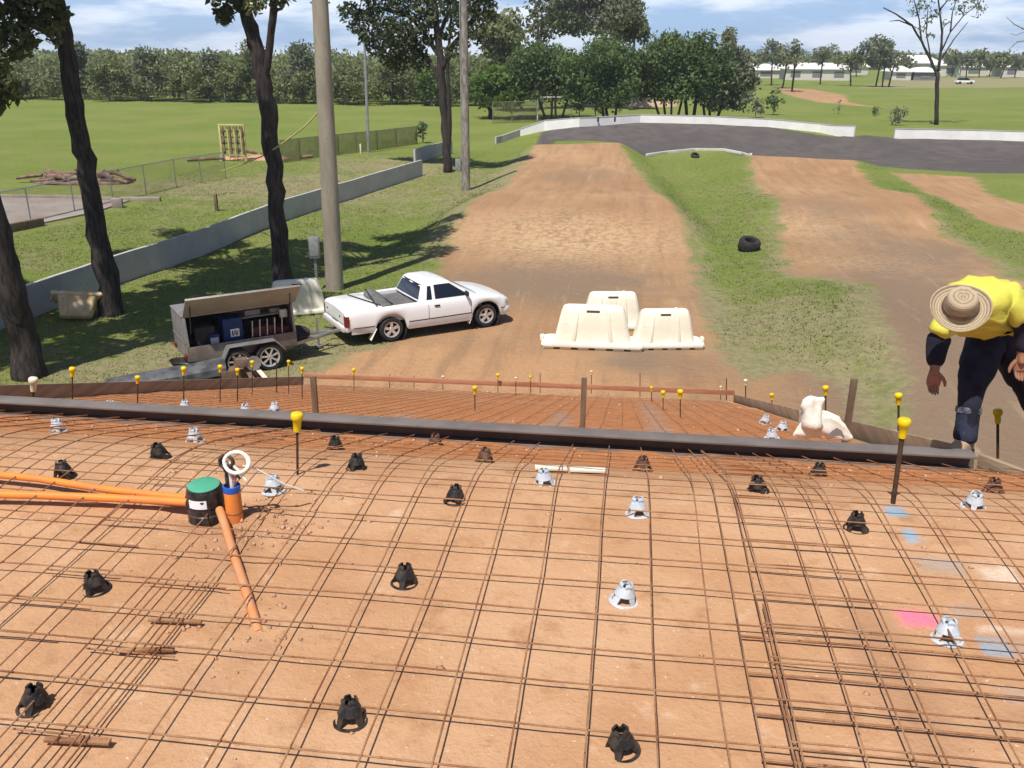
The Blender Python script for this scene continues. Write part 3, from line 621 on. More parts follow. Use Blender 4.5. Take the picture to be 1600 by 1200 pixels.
for px, pc, pb, Y, cap, cs, lab in BARS:
    capped_bar((px, px), pc, pb, lab, cap, Y=Y, r=.010 if px in (52, 1290, 1404, 1559, 1165, 432, 1135) else .007, cs=cs*1.08)

# ------------------------------------------------------------------ bar chairs
def make_chair(mk, kind):
    m = M[mk]; root = empty('bar_chair')
    ring = [(.050*math.cos(a), .050*math.sin(a), .006) for a in np.linspace(0, 2*math.pi, 25)]
    rb = MB().tube(ring, .0058 if kind != 'grey' else .0075, 6, caps=False)
    if kind == 'grey': rb.lathe([(.030, .001), (.050, .001), (.052, .004), (.032, .006)], n=24)
    rb.build('base_ring', m, root, smooth=True, fix=False)
    lg = MB()
    for k in range(4):
        a = math.pi/4+k*math.pi/2; c, s = math.cos(a), math.sin(a)
        lg.loft([[((r+dx)*c-w*s, (r+dx)*s+w*c, z) for dx, w in ((-.004, -wd), (.004, -wd), (.004, wd), (-.004, wd))] for r, wd, z in ((.048, .008, .006), (.038, .012, .030), (.029, .0135, .052), (.022, .011, .068))])
    lg.build('leg_cage', m, root, bevel=.0015)
    sk = MB().lathe([(.036, .036), (.040, .040), (.030, .062), (.024, .073), (.017, .073), (.022, .060), (.032, .036)], n=16)
    sk.build('collar', m, root, smooth=True, ang=50)
    cl = MB()
    for k in range(4):
        a = k*math.pi/2+.35; c, s = math.cos(a), math.sin(a)
        cl.loft([[(r*c+u*c-w*s, r*s+u*s+w*c, z) for u, w in ((-.004, -wd), (.004, -wd), (.004, wd), (-.004, wd))] for r, wd, z in ((.020, .0125, .068), (.0215, .0115, .080), (.018, .007, .087))])
    cl.build('prongs', m, root, bevel=.001); return root
CH = {'black': make_chair('plast_black', 'black'), 'grey': make_chair('plast_grey', 'grey'), 'brown': make_chair('plast_brown', 'brown')}
used = set()
def chair(kind, px, py, label, ramp=False, sc_=1.0, tilt=0.):
    p = (WR(px, py) if ramp else WP(px, py)); src = CH[kind]
    if ramp: p[2] -= .10*(1-(p[0]-LEFTX)/(RIGHTX-LEFTX))
    o = copy_tree(src) if kind in used else src; used.add(kind)
    o.location = (p[0], p[1], p[2]-.004); o.rotation_euler = (random.uniform(-.13, .13)+tilt, random.uniform(-.13, .13), random.uniform(0, 6.28)); o.scale = (sc_,)*3
    tag(o, label, 'bar chair', 'plastic chairs holding up the steel mesh')
for a in [('black',55,1106,'black bar chair at the left edge, lowest of the left side'),('black',151,922,'black bar chair left of the sunken orange conduit'),
 ('black',548,1128,'black bar chair low in the middle left, by the bottom edge'),('black',972,1172,'black bar chair nearest to the viewer at the bottom centre'),
 ('black',632,912,'black bar chair standing alone in the middle of the clay platform'),('black',711,784,'black bar chair between the capped bar and the white chair'),
 ('black',1337,827,'black bar chair just left of the leaning picket'),('black',101,745,'black bar chair right behind the upper orange conduit'),
 ('black',250,715,'black bar chair above the pit, left of the cable coil'),('black',557,734,'black bar chair right of the yellow capped platform bar'),
 ('black',524,703,'small dark bar chair close under the channel right of the capped bar'),('black',1184,768,'black bar chair in front of the cement bag, on the far platform'),
 ('black',1278,745,'dusty black bar chair below the tall grey brown peg'),
 ('brown',680,697,'tiny brown dusty bar chair close under the channel'),('brown',757,722,'brown dusty bar chair left of the pale timber laths'),
 ('brown',1004,735,'brown dusty bar chair right of the pale timber laths'),('brown',1552,770,'reddish dusty bar chair near the right edge behind the grey one'),
 ('grey',974,940,'grey bar chair with white foot ring alone in the middle of the platform'),('grey',996,804,'grey bar chair right of the white one, beyond the middle'),
 ('grey',851,757,'whitish bar chair in front of the pale timber laths'),('grey',428,768,'grey bar chair right of the orange stub pipe'),
 ('grey',305,690,'small grey bar chair behind the pit close to the channel'),('grey',91,675,'grey bar chair close under the channel at the far left'),
 ('grey',1479,1000,'large grey bar chair beside the pink paint'),('grey',1520,793,'grey bar chair at the right edge below the worker boot')]:
    chair(*a, sc_=.95)
for a in [(27,633,'leftmost pale bar chair on the ramp behind the channel'),(92,632,'pale bar chair on the ramp, right of the white capped bar'),(170,630,'pale bar chair on the ramp beyond the grey chair at far left'),
 (224,641,'larger pale bar chair on the ramp below the black trough'),(287,630,'pale bar chair at the foot of the yellow capped bar before the trough'),(383,636,'pale bar chair on the ramp below the loose boards'),
 (428,634,'white bar chair on the ramp left of the dark wooden peg'),(322,646,'low white bar chair just above the channel on the ramp'),(1206,685,'grey bar chair on the ramp left of the cement bag'),
 (1222,672,'small blue grey bar chair on the ramp behind another, left of the bag'),(1195,660,'tiny pale bar chair high on the ramp left of the bag'),(1306,668,'pale bar chair right behind the cement bag'),(1397,690,'pale bar chair just left of the worker, above the channel')]:
    chair('grey', a[0], a[1], a[2], ramp=True, sc_=1.25)
# ------------------------------------------------------------------ pit, pipes, cables on the platform
pt = empty('drain_pit', (pit[0], pit[1], pit[2]), .3, 'black round plastic pit with flat green lid and white label', 'drain pit')
MB().lathe([(.078, -.03), (.078, .028), (.073, .032), (.073, .062), (.076, .066), (.076, .118), (.070, .138), (.066, .146), (.060, .146)], n=40).build('riser', M['plast_black'], pt, smooth=True)
MB().lathe([(.0635, .1465), (.0645, .152), (.060, .155), (0, .156)], n=40, R=Matrix.Rotation(.06, 3, 'X')).build('lid', M['green_lid'], pt, smooth=True)
d0 = math.atan2(EYE[1]-pit[1], EYE[0]-pit[0])-.3-.42
lb = MB(); angs = np.linspace(d0-.62, d0+.42, 12)
lb.loft([[(.0772*math.cos(a), .0772*math.sin(a), z) for a in angs] for z in (.070, .108)], closed=False, caps=False)
lab = lb.build('label', M['label_white'], pt, smooth=True, fix=False)
for a0, a1, z0, z1 in ((d0+.10, d0+.28, .095, .102), (d0-.5, d0-.47, .096, .101), (d0+.14, d0+.24, .092, .0948)):
    aa = np.linspace(a0, a1, 5); MB().loft([[(.0776*math.cos(a), .0776*math.sin(a), z) for a in aa] for z in (z0, z1)], closed=False, caps=False).build('print', M['ink'], lab, fix=False)
sp = empty('stub_pipe', tuple(pipe_b), 0, 'upright orange pipe stub with blue film inside holding the cables', 'pipe')
MB().lathe([(.034, -.05), (.034, .165), (.031, .166), (.031, .05)], n=32).build('pipe_wall', M['orange'], sp, smooth=True)
MB().lathe([(.0343, .142), (.0355, .150), (.0352, .169), (.030, .170), (.029, .155), (0, .150)], n=32).build('blue_film', M['blue_film'], sp, smooth=True)
MB().lathe([(.0348, .045), (.0352, .048), (.0348, .051)], n=24).build('tie_wire', M['rust'], sp, smooth=True)
cb = empty('cable_coil', (pipe_b[0], pipe_b[1], pipe_b[2]+.16), 0, 'coil of white and black cable standing out of the orange stub pipe', 'cable')
def coil(r, n, c, tilt, wob, seed, ph=0, turns=2.0):
    R_ = Matrix.Rotation(tilt, 3, 'X') @ Matrix.Rotation(.15, 3, 'Z'); out = []
    for i in range(int(n*turns)+1):
        a = ph+2*math.pi*i/n; q = Vector((r*(1+.06*math.sin(a*1.7+seed))*math.cos(a), r*.85*math.sin(a), wob*math.sin(a*.9+seed)))
        out.append(tuple(R_ @ q+Vector(c)))
    return out
MB().tube([(.0, 0, -.08), (.002, .0, .05), (-.01, 0, .11)]+coil(.050, 26, (.038, -.01, .118), 1.1, .006, 0, ph=math.pi, turns=1.9)[:46], .0075, 8).build('white_cable', M['white_plast'], cb, smooth=True)
MB().tube([(-.01, 0, -.08), (-.014, 0, .06)]+coil(.030, 20, (-.008, -.005, .115), 1.2, .008, 2, ph=math.pi*.9, turns=2.6), .0062, 8).build('black_cable', M['plast_black'], cb, smooth=True)
MB().tube([(-.014, .004, -.08), (-.016, .004, .05), (-.012, .004, .10)], .010, 8).build('black_sleeve', M['plast_black'], cb, smooth=True)
for a, b, mm, nm in (((.0, -.004, .10), (.055, -.03, .055), 'plast_black', 'black_tail'), ((.008, -.006, .115), (.075, -.02, .045), 'white_plast', 'white_tail'), ((.012, 0, .0), (.035, -.02, .06), 'copper_red', 'copper_tail'), ((.018, .008, .0), (.012, -.008, .075), 'copper_red', 'copper_tail')):
    MB().tube([a, tuple((np.array(a)+b)/2+[0, 0, .008]), b], .0052, 8).build(nm, M[mm], cb, smooth=True)
MB().tube([(.06, 0, .10), (.10, .03, .075), (.14, .06, .03), (.19, .09, -.02), (.25, .14, -.07)], .0042, 8).build('white_lead', M['white_plast'], cb, smooth=True)
def conduit(pts, r, mat, label, nm='conduit', rib=0):
    P_ = [Vector(WP(px, py, dz)) for px, py, dz in pts]; out = []; rs = []
    for a, b in zip(P_[:-1], P_[1:]):
        n = max(2, int((b-a).length/(.008 if rib else .06)))
        for i in range(n): out.append(a.lerp(b, i/n))
    out.append(P_[-1]); rs = [r*(1+(rib if (i % 2) else 0)) for i in range(len(out))]
    return tag(MB().tube(out, rs, 12).build(nm, mat, smooth=True, ang=60), label, 'pipe')
conduit([(-60,736,.05),(60,748,.05),(160,764,.05),(240,773,.055),(292,778,.06)], .0165, M['orange'], 'upper orange conduit running from the left edge to the black pit')
conduit([(-60,771,.05),(70,774,.05),(170,778,.05),(245,782,.052),(293,785,.055)], .0175, M['orange'], 'lower orange conduit running from the left edge to the black pit')
conduit([(343,796,.055),(352,822,.035),(366,868,.018),(382,915,.014),(396,960,.012),(405,990,-.004)], .0165, M['orange_dusty'], 'dusty ribbed orange conduit sinking into the clay in front of the pit', rib=.10)

# ------------------------------------------------------------------ loose soil
def clods(name, pts, smin, smax, mat, label):
    V = []; Fc = []; base = np.array([(0, 0, 1), (.9, 0, .1), (.25, .85, .05), (-.75, .5, 0), (-.7, -.55, .1), (.3, -.9, 0), (0, 0, -.6)])
    tri = [(0, 1, 2), (0, 2, 3), (0, 3, 4), (0, 4, 5), (0, 5, 1), (6, 2, 1), (6, 3, 2), (6, 4, 3), (6, 5, 4), (6, 1, 5)]
    for p in pts:
        s = smin+(smax-smin)*rng.random()**3; a = rng.random()*6.28; c, q = math.cos(a), math.sin(a)
        b = base*(s*(.6+.8*rng.random((7, 3))))*[1, 1, .7]; n = len(V)
        V += [(p[0]+x*c-y*q, p[1]+x*q+y*c, p[2]+z) for x, y, z in b]; Fc += [tuple(i+n for i in t) for t in tri]
    o = raw_mesh(name, np.array(V), np.array(Fc), mat); return tag(o, label, 'soil', kind='stuff')
M['clod'] = pm('clod', (.42, .23, .13), (.54, .33, .21), 9, .95, bump=.4, bscale=60)
pts = []
for n, (cx, cy, sx, sy) in enumerate([(pipe_b[0]+.13, pipe_b[1]+.03, .13, .12)]*9+[(cond_end[0], cond_end[1], .14, .08)]*3+[(cond_a[0]+.05, cond_a[1]-.12, .1, .15)]*3+[(pit[0]-.1, pit[1]-.02, .12, .08)]*2+[(pit[0]-.05, pit[1]+.35, .3, .15)]*2):
    for k in range(26):
        x = rng.normal(cx, sx); y = rng.normal(cy, sy); pts.append((x, y, float(pf(np.array([x]), np.array([y]))[0][0])))
for k in range(620):
    x = rng.uniform(-4.4, 3.4); y = 5.12-abs(rng.normal(0, .28)); pts.append((x, y, float(pf(np.array([x]), np.array([y]))[0][0])))
for k in range(520):
    x = rng.uniform(-4.2, 3.4); y = rng.uniform(1.5, 5.1); pts.append((x, y, float(pf(np.array([x]), np.array([y]))[0][0])))
for k in range(160):
    x = rng.uniform(2.3, 3.5); y = rng.uniform(4.0, 5.0); pts.append((x, y, float(pf(np.array([x]), np.array([y]))[0][0])))
clods('soil_clods', pts, .002, .017, M['clod'], 'loose crumbs and clods of red clay scattered over the platform')
pts = []
for k in range(500):
    x = rng.uniform(-6.2, 2.1); y = rng.uniform(6.5, 16.5); pts.append((x, y, float(rf(np.array([x]), np.array([y]))[0][0])))
for k in range(260):
    x = rng.uniform(-6.2, 2.1); y = rng.uniform(15.9, 16.6); pts.append((x, y, float(rf(np.array([x]), np.array([y]))[0][0])))
for k in range(900):
    x = rng.uniform(-6, 4); y = rng.uniform(16.9, 34); pts.append((x, y, Hs(x, y)) if k % 3 else (x, 17+abs(rng.normal(0, 1.2)), Hs(x, 17.5)))
clods('soil_clods', pts, .006, .035, M['clod'], 'loose crumbs of red clay scattered over the ramp and the dirt track')

# ------------------------------------------------------------------ cement bag on the ramp
bp = WR(1290, 690); by = 6.55
b0 = AY(1286, 690, by)
bag = empty('cement_bag', tuple(b0), 0, 'slumped white cement bag with an upright folded neck on the ramp', 'bag')
def bagloft(secs, n=18):
    out = []
    for cx, cy, cz, rx, ry, tl in secs:
        out.append([(cx+rx*math.cos(a)*(1+.13*math.sin(3*a+cz*40)), cy+ry*math.sin(a), cz+tl*rx*math.cos(a)+.012*math.sin(5*a+cx*60)) for a in np.linspace(0, 2*math.pi, n, endpoint=False)])
    return out
ps = 1/205.
def bx(px): return (px-1286)*ps
MB().loft([[(x_, y_, z_) for x_, y_, z_ in s] for s in [[(bx(px), .10*hh*math.cos(a)*1.4, .02+hh*(.5+.5*math.sin(a))*(1+.10*math.sin(4*a+px))) for a in np.linspace(0, 2*math.pi, 18, endpoint=False)] for px, hh in ((1238,.02),(1243,.10),(1255,.19),(1270,.24),(1285,.235),(1298,.20),(1310,.155),(1320,.11),(1327,.06),(1330,.02))]]).build('sack', M['bag'], bag, smooth=True, sub=1, ang=180)
fold0 = bpy.data.textures.new('crease', 'CLOUDS'); fold0.noise_scale = .09; fold0.noise_depth = 2
MB().loft(bagloft([(bx(1267), 0, .10, .095, .10, 0), (bx(1264), 0, .18, .085, .085, 0), (bx(1262), .0, .25, .072, .06, .0), (bx(1262), .0, .30, .072, .045, .05), (bx(1265), 0, .345, .07, .035, .1), (bx(1266), 0, .362, .05, .018, .1)])).build('neck', M['bag'], bag, smooth=True, sub=1, ang=180)
for o_ in bag.children:
    md = o_.modifiers.new('creases', 'DISPLACE'); md.texture = fold0; md.strength = .06; md.mid_level = .5; md.texture_coords = 'LOCAL'
MB().loft([[(bx(px), -.128-.01*math.sin(k*1.3), z) for z in (z0, z1)] for k, (px, z0, z1) in enumerate([(1285,.10,.103),(1290,.10,.15),(1297,.11,.175),(1305,.105,.15),(1311,.08,.10)])], closed=False, caps=False).build('print', M['box_grey'], bag, smooth=True, fix=False)

# ------------------------------------------------------------------ plastic barriers
def make_barrier():
    root = empty('plastic_barrier')
    n = 4
    def rect(hx, hy, z, ch=.06): return [(-hx+ch, -hy, z), (hx-ch, -hy, z), (hx, -hy+ch, z), (hx, hy-ch, z), (hx-ch, hy, z), (-hx+ch, hy, z), (-hx, hy-ch, z), (-hx, -hy+ch, z)]
    MB().loft([rect(.80, .28, .13), rect(.745, .255, .19), rect(.69, .22, .48), rect(.625, .17, .80), rect(.585, .125, .92), rect(.54, .09, .955)]).build('shell', M['barrier'], root, bevel=.022, ang=50)
    ft = MB(); ft.loft([rect(1.0, .33, .05), rect(1.01, .335, .09), rect(.99, .32, .15), rect(.92, .29, .175)])
    for sx in (-.86, -.52, -.17, .17, .52, .86): ft.box((sx, 0, .028), (.22, .60, .056))
    ft.build('foot', M['barrier'], root, bevel=.012)
    for s in (-1, 1):
        for x0, x1, w0, w1 in ((-.36, -.30, .045, .03), (.36, .30, .045, .03)):
            rb = MB()
            A = [(.272, .18), (.232, .48), (.178, .82)]
            rb.loft([[(x0+(x1-x0)*t-w, s*(y-.02), z), (x0+(x1-x0)*t-w*.5, s*(y+.012), z), (x0+(x1-x0)*t+w*.5, s*(y+.012), z), (x0+(x1-x0)*t+w, s*(y-.02), z)] for t, w, (y, z) in zip((0, .5, 1), (.05, .042, .035), A)])
            rb.build('rib', M['barrier'], root, bevel=.006)
        MB().box((0, s*.149, .845), (.26, .02, .055), Matrix.Rotation(s*.30, 3, 'X')).build('hand_slot_shade', M['barrier_shade'], root, bevel=.008)  # dark slab standing in for the shade inside the slot
    MB().lathe([(.045, .95), (.045, .975), (.038, .98), (0, .98)], c=(.28, 0, 0), n=14).build('filler_cap', M['barrier'], root, smooth=True)
    for sx in (-1, 1): MB().box((sx*1.0, 0, .17), (.07, .16, .12)).build('lug', M['barrier'], root, bevel=.01)
    return root
bar0 = make_barrier()
def place_bar(px, py, rz, label, tilt=(0, 0), s=1.0, dz=0., first=False):
    p = W(px, py, 0); o = bar0 if first else copy_tree(bar0); o.location = (p[0], p[1], Hs(p[0], p[1])+dz); o.rotation_euler = (tilt[0], tilt[1], rz); o.scale = s if isinstance(s, tuple) else (s,)*3
    return tag(o, label, 'barrier', 'cream water filled barriers')
place_bar(925, 541, YAW-.10, 'cream plastic barrier at the front left of the three on the dirt', first=True, s=(1.2, 1.05, 1.06))
place_bar(1035, 541, YAW+.06, 'cream plastic barrier at the front right of the three, overlapping the others', s=(.95, .95, .97))
place_bar(955, 512, YAW+.02, 'cream plastic barrier standing behind the other two on the dirt', s=.98)
place_bar(466, 490, YAW+.35, 'cream plastic barrier standing behind the trailer next to the pole', s=.98)
o = bar0; 
o = place_bar(128, 494, YAW+.25, 'brown stained cream barrier tipped upside down against the grey wall between two trunks', tilt=(math.pi-.85, .10), s=(.62, .72, .72), dz=.56)
for ch in o.children:
    ch.data = ch.data.copy(); ch.data.materials[0] = M['barrier_stained']
# ------------------------------------------------------------------ wheels
def wheel(parent, x, y, R, wid, side, spokes, rimk=.66, mat='alloy'):
    """axle along local y; side = -1 faces -y"""
    w = bpy.data.objects.new('wheel', None); C.objects.link(w); w.parent = parent; w.location = (x, y, R)
    RX = Matrix.Rotation(math.pi/2, 3, 'X')
    MB().lathe([(R*rimk, -wid/2), (R*.93, -wid/2), (R, -wid*.36), (R, wid*.36), (R*.93, wid/2), (R*rimk, wid/2), (R*rimk, -wid/2)], n=36, R=RX).build('tyre', M['rubber'], w, smooth=True, ang=40)
    rm_ = MB(); s = side; r0 = R*rimk
    rm_.lathe([(r0, -wid*.5), (r0*1.02, -wid*.52*1), (r0*.90, -wid*.46), (r0*.86, -wid*.2), (r0*.88, wid*.4)] if s < 0 else [(r0, wid*.5), (r0*1.02, wid*.52), (r0*.90, wid*.46), (r0*.86, wid*.2), (r0*.88, -wid*.4)], n=32, R=Matrix(((1, 0, 0), (0, 0, 1), (0, 1, 0))), caps=False)
    rm_.lathe([(0, s*wid*.44), (.05, s*wid*.43), (.065, s*wid*.36)], n=16, R=Matrix(((1, 0, 0), (0, 0, 1), (0, 1, 0))))
    for k in range(spokes):
        a = 2*math.pi*k/spokes+.3; c, q = math.cos(a), math.sin(a); yo = s*wid*.41; hw0 = (.034 if spokes < 6 else .018); hw1 = (.052 if spokes < 6 else .026)
        rm_.loft([[(r*c-h*q, yo+s*d, r*q+h*c) for h, d in ((-hw, -.02), (-hw*.8, .006), (hw*.8, .006), (hw, -.02))] for r, hw in ((.04, hw0), (r0*.6, (hw0+hw1)/2), (r0*.92, hw1))])
    rm_.build('rim', M[mat], w, smooth=True, ang=40)
    MB().lathe([(0, s*wid*.18), (r0*.86, s*wid*.18)], n=24, R=Matrix(((1, 0, 0), (0, 0, 1), (0, 1, 0)))).build('brake_disc', M['trim_black'], w)
    return w

# ------------------------------------------------------------------ the white ute (rear axle at local x=0, forward = +x, right side = -y)
uR = W(613, 533, 0); uF = W(761, 510, 0); uh = math.atan2(uF[1]-uR[1], uF[0]-uR[0])
ux = Vector((math.cos(uh), math.sin(uh), 0)); uy = Vector((-math.sin(uh), math.cos(uh), 0))
WB = 2.66; umid = (Vector(uR)+Vector(uF))/2
uo = umid-ux*WB/2+uy*.76
ute_ = 1; ute = empty('utility_car', (uo.x, uo.y, Hs(umid.x, umid.y)+.03), uh, 'white two door utility car with open tray, towing the trailer', 'car')
ute.scale = (.965, .965, .92)
# level the car on its wheels
ute.rotation_euler[1] = -math.atan2(Hs(uF[0], uF[1])-Hs(uR[0], uR[1]), WB)
def cx_(x): return x if x < 2.4 else 2.4+(x-2.4)*.77
xs_ = np.unique(np.concatenate([np.arange(-1.16, 3.46, .045), [-1.16, -1.14, cx_(3.76), cx_(3.78), .86, .90, 2.42]]))
def interp(x, pts): return float(np.interp(x, [cx_(p[0]) for p in pts], [p[1] for p in pts]))
hwp = [(-1.16, .80), (-1.10, .835), (-.9, .865), (0, .90), (1.2, .915), (2.4, .905), (3.1, .88), (3.5, .82), (3.68, .74), (3.76, .64), (3.8, .55)]
ztp = [(-1.16, .84), (-1.13, .885), (-1.05, .905), (.0, .925), (1.0, .935), (2.2, .93), (2.45, .925), (2.9, .88), (3.3, .815), (3.58, .74), (3.70, .68), (3.78, .60)]
zbp = [(-1.16, .46), (-1.10, .40), (-.7, .33), (-.5, .29), (.5, .26), (2.2, .25), (3.2, .27), (3.6, .24), (3.78, .34)]
sv = [0, .08, .22, .40, .58, .74, .87, .95, 1.0]; yf = [.955, .98, .995, 1.0, 1.0, .992, .975, .955, .93]
secs = []
for x in xs_:
    hw = interp(x, hwp); zt = interp(x, ztp); zb = interp(x, zbp)
    for xa in (0, WB):
        dx = abs(x-xa)
        if dx < .415: zb = max(zb, .31+math.sqrt(.415**2-dx*dx)*.98)
    pts = [(x, -hw*f, zb+(zt-zb)*s) for s, f in zip(sv, yf)]
    bed = -1.02 < x < .88
    fl = .50
    if bed: top = [(x, -hw*.87, zt+.004), (x, -hw*.845, zt-.03), (x, -hw*.83, fl), (x, -hw*.4, fl), (x, 0, fl)]
    else: top = [(x, -hw*.87, zt+.012), (x, -hw*.66, zt+.030), (x, -hw*.44, zt+.040), (x, -hw*.2, zt+.046), (x, 0, zt+.048)]
    half = pts+top; secs.append(half+[(a, -b, c) for a, b, c in half[-2::-1]])
body = MB().loft(secs, closed=False, caps=False)
n_ = len(secs[0]); body.f.append(tuple(range(n_))); body.m.append(0); k0 = (len(secs)-1)*n_; body.f.append(tuple(k0+i for i in range(n_-1, -1, -1))); body.m.append(0)
body.build('body', M['car_white'], ute, smooth=True, ang=28)
def side_strip(z0, z1, x0, x1, off, name, mat, both=True, par=None):
    for s in ((-1, 1) if both else (-1,)):
        xx = [x for x in xs_ if x0 <= x <= x1]; mb = MB()
        def yy(x, z):
            hw = interp(x, hwp); zt = interp(x, ztp); zb = interp(x, zbp); return hw*float(np.interp((z-zb)/(zt-zb), sv, yf))+off
        mb.loft([[(x, s*yy(x, z), z) for z in np.linspace(z0, z1, 4)] for x in xx], closed=False, caps=False); mb.build(name, mat, par or ute, smooth=True, fix=False)
for a, b in ((-1.02, -.44), (.44, WB-.44), (WB+.44, 3.30)): side_strip(.46, .485, a, b, .006, 'side_moulding', M['trim_black'])
for a, b in ((-1.05, -.44), (.44, WB-.44), (WB+.44, 3.32)): side_strip(.30, .455, a, b, .004, 'lower_panel', M['car_lower'])
for x in (1.02, 2.17): side_strip(.30, .90, x, x+.05, .005, 'door_gap', M['trim_black']) if False else None
def sidey(x, z):
    hw = interp(x, hwp); zt = interp(x, ztp); zb = interp(x, zbp); return hw*float(np.interp((z-zb)/(zt-zb), sv, yf))
for s in (-1, 1):
    for x in (1.00, 2.20):
        MB().loft([[(x+dx, s*(sidey(x, z)+.003), z) for dx in (0, .012)] for z in np.linspace(.30, .91, 8)], closed=False, caps=False).build('door_gap', M['trim_black'], ute, fix=False)
    MB().box((1.24, s*(sidey(1.24, .80)+.008), .80), (.14, .03, .045)).build('door_handle', M['trim_black'], ute, bevel=.006)
    # wheel well liners
    for xa in (0, WB):
        MB().lathe([(.412, s*.50), (.412, s*.865)], c=(xa, 0, .31), n=28, R=Matrix(((1, 0, 0), (0, 0, 1), (0, 1, 0))), caps=False).box((xa, s*.50, .42), (.86, .02, .5)).build('wheel_well', M['trim_black'], ute, smooth=True)
    MB().bar((-.40, s*.80, .40), (-.56, s*.80, .10), .20, .008).build('mud_flap', M['white_plast'] if s < 0 else M['trim_black'], ute, bevel=.002)
    MB().bar((WB-.41, s*.80, .38), (WB-.50, s*.80, .16), .18, .008).build('mud_flap', M['white_plast'] if s < 0 else M['trim_black'], ute, bevel=.002)
    # tail lamp wrapped round the corner
    tl = MB(); pth = [(-1.176, .715), (-1.170, .80), (-1.135, .842), (-1.085, .862)]
    tl.loft([[(x, s*y, z) for z in (.52, .64, .80)] for x, y in pth], closed=False, caps=False); tl.build('tail_lamp', M['lamp_red'], ute, smooth=True, fix=False)
    hl = MB(); pth = [(3.475, .42), (3.455, .58), (3.39, .72), (3.29, .805)]
    hl.loft([[(x+.008-(z-.55)*.30, s*(y+.006), z) for z in (.55, .62, .67)] for x, y in pth], closed=False, caps=False); hl.build('headlight', M['lamp_clear'], ute, smooth=True, fix=False)
    MB().loft([[(2.06, s*.80, .97), (2.13, s*.80, .96), (2.12, s*.80, 1.08), (2.07, s*.80, 1.09)], [(2.04, s*.99, .965), (2.11, s*.985, .955), (2.10, s*.985, 1.085), (2.05, s*.99, 1.09)]]).build('mirror', M['trim_black'], ute, bevel=.012)
MB().box((-1.175, 0, .44), (.10, 1.52, .14)).box((-1.11, 0, .44), (.10, 1.66, .135)).build('rear_bumper', M['car_lower'], ute, bevel=.03)
MB().box((3.43, 0, .40), (.14, 1.22, .18)).box((3.37, 0, .40), (.14, 1.50, .175)).box((3.27, 0, .40), (.18, 1.66, .17)).build('front_bumper', M['car_lower'], ute, bevel=.04)
MB().box((-1.172, 0, .565), (.008, 1.30, .010)).box((-1.168, .52, .72), (.02, .035, .035)).box((-1.168, -.40, .72), (.02, .035, .035)).build('tailgate_trim', M['trim_black'], ute)
MB().box((-1.17, .0, .50), (.012, .37, .10)).build('number_plate', M['box_grey'], ute, bevel=.004)
MB().tube([(-.9, 0, .33), (-1.30, 0, .33), (-1.44, 0, .38)], [.03, .03, .035], 8).build('tow_bar', M['steel_dark'], ute, smooth=True)
MB().box((1.15, 0, .30), (4.2, 1.3, .14)).build('underbody', M['trim_black'], ute, bevel=.02)
# tray contents: white cover panel behind, grey tarp, heap
cov = MB(); cov.box((-.60, 0, .915), (.86, 1.50, .02)); cov.build('tray_cover', M['car_white'], ute, bevel=.008)
gx2 = np.linspace(-.16, .87, 22); gy2 = np.linspace(-.74, .74, 22)
tq = MB(); tq.loft([[(x, y, .84+.05*float(fnoise(np.array([x]), np.array([y]), 4, 3)[0])-.02*abs(y)) for y in gy2] for x in gx2], closed=False, caps=False); tq.build('grey_tarp', M['tarp'], ute, smooth=True, fix=False)
hp = MB()
hp.loft([[(-.02+.0*t+rx*math.cos(a)*(1+.2*math.sin(3*a+t*9)), y, .90+rz*max(-.2, math.sin(a))*(1+.25*math.sin(2*a+t*14))) for a in np.linspace(0, 2*math.pi, 14, endpoint=False)] for t, y, rx, rz in ((0, -.70, .16, .03), (.2, -.45, .19, .07), (.4, -.1, .20, .12), (.6, .25, .22, .17), (.8, .52, .20, .20), (1, .70, .12, .08))])
hp.build('folded_tarp', M['tarp'], ute, smooth=True, sub=1, ang=180)
for a, b in (((-.30, -.72, .94), (-.10, .62, 1.06)), ((.12, -.70, .94), (.06, .66, 1.04)), ((-.55, .70, .94), (-.20, -.68, .95))):
    MB().tube([a, b], .018, 8).build('tarp_bow', M['trim_black'], ute, smooth=True)
# cab
LV = [(.92, .80, 2.50, .835), (1.02, .83, 2.32, .80), (1.16, .885, 2.06, .745), (1.29, .94, 1.83, .69), (1.345, .98, 1.72, .655), (1.385, 1.06, 1.60, .58), (1.40, 1.16, 1.50, .45)]
def lev(z): return tuple(float(np.interp(z, [l[0] for l in LV], [l[i] for l in LV])) for i in (1, 2, 3))
def csec(z):
    a, b, h = lev(z); c = .10; return [(a+c*.5, -h, z), (b-c, -h, z), (b, -h+c*1.2, z), (b+.035, 0, z), (b, h-c*1.2, z), (b-c, h, z), (a+c*.5, h, z), (a, h-c, z), (a-.01, 0, z), (a, -h+c, z)]
MB().loft([csec(l[0]) for l in LV]).build('cab', M['car_white'], ute, smooth=True, ang=40)
def glass_side(s, quad, name):
    mb = MB(); rows = 7
    R0 = []
    for i in range(rows+1):
        t = i/rows; z = quad[0][1]+(quad[1][1]-quad[0][1])*t; x0 = quad[0][0]+(quad[1][0]-quad[0][0])*t; x1 = quad[3][0]+(quad[2][0]-quad[3][0])*t
        h = lev(z)[2]+.008; R0.append([(x0, s*h, z), (x1, s*h, z)])
    mb.loft(R0, closed=False, caps=False).build(name, M['glass_dark'], ute, fix=False)
for s in (-1, 1):
    glass_side(s, [(1.22, .965), (1.24, 1.315), (1.68, 1.315), (2.17, .965)], 'door_window')
    glass_side(s, [(.98, .965), (1.06, 1.30), (1.155, 1.30), (1.135, .965)], 'quarter_window')
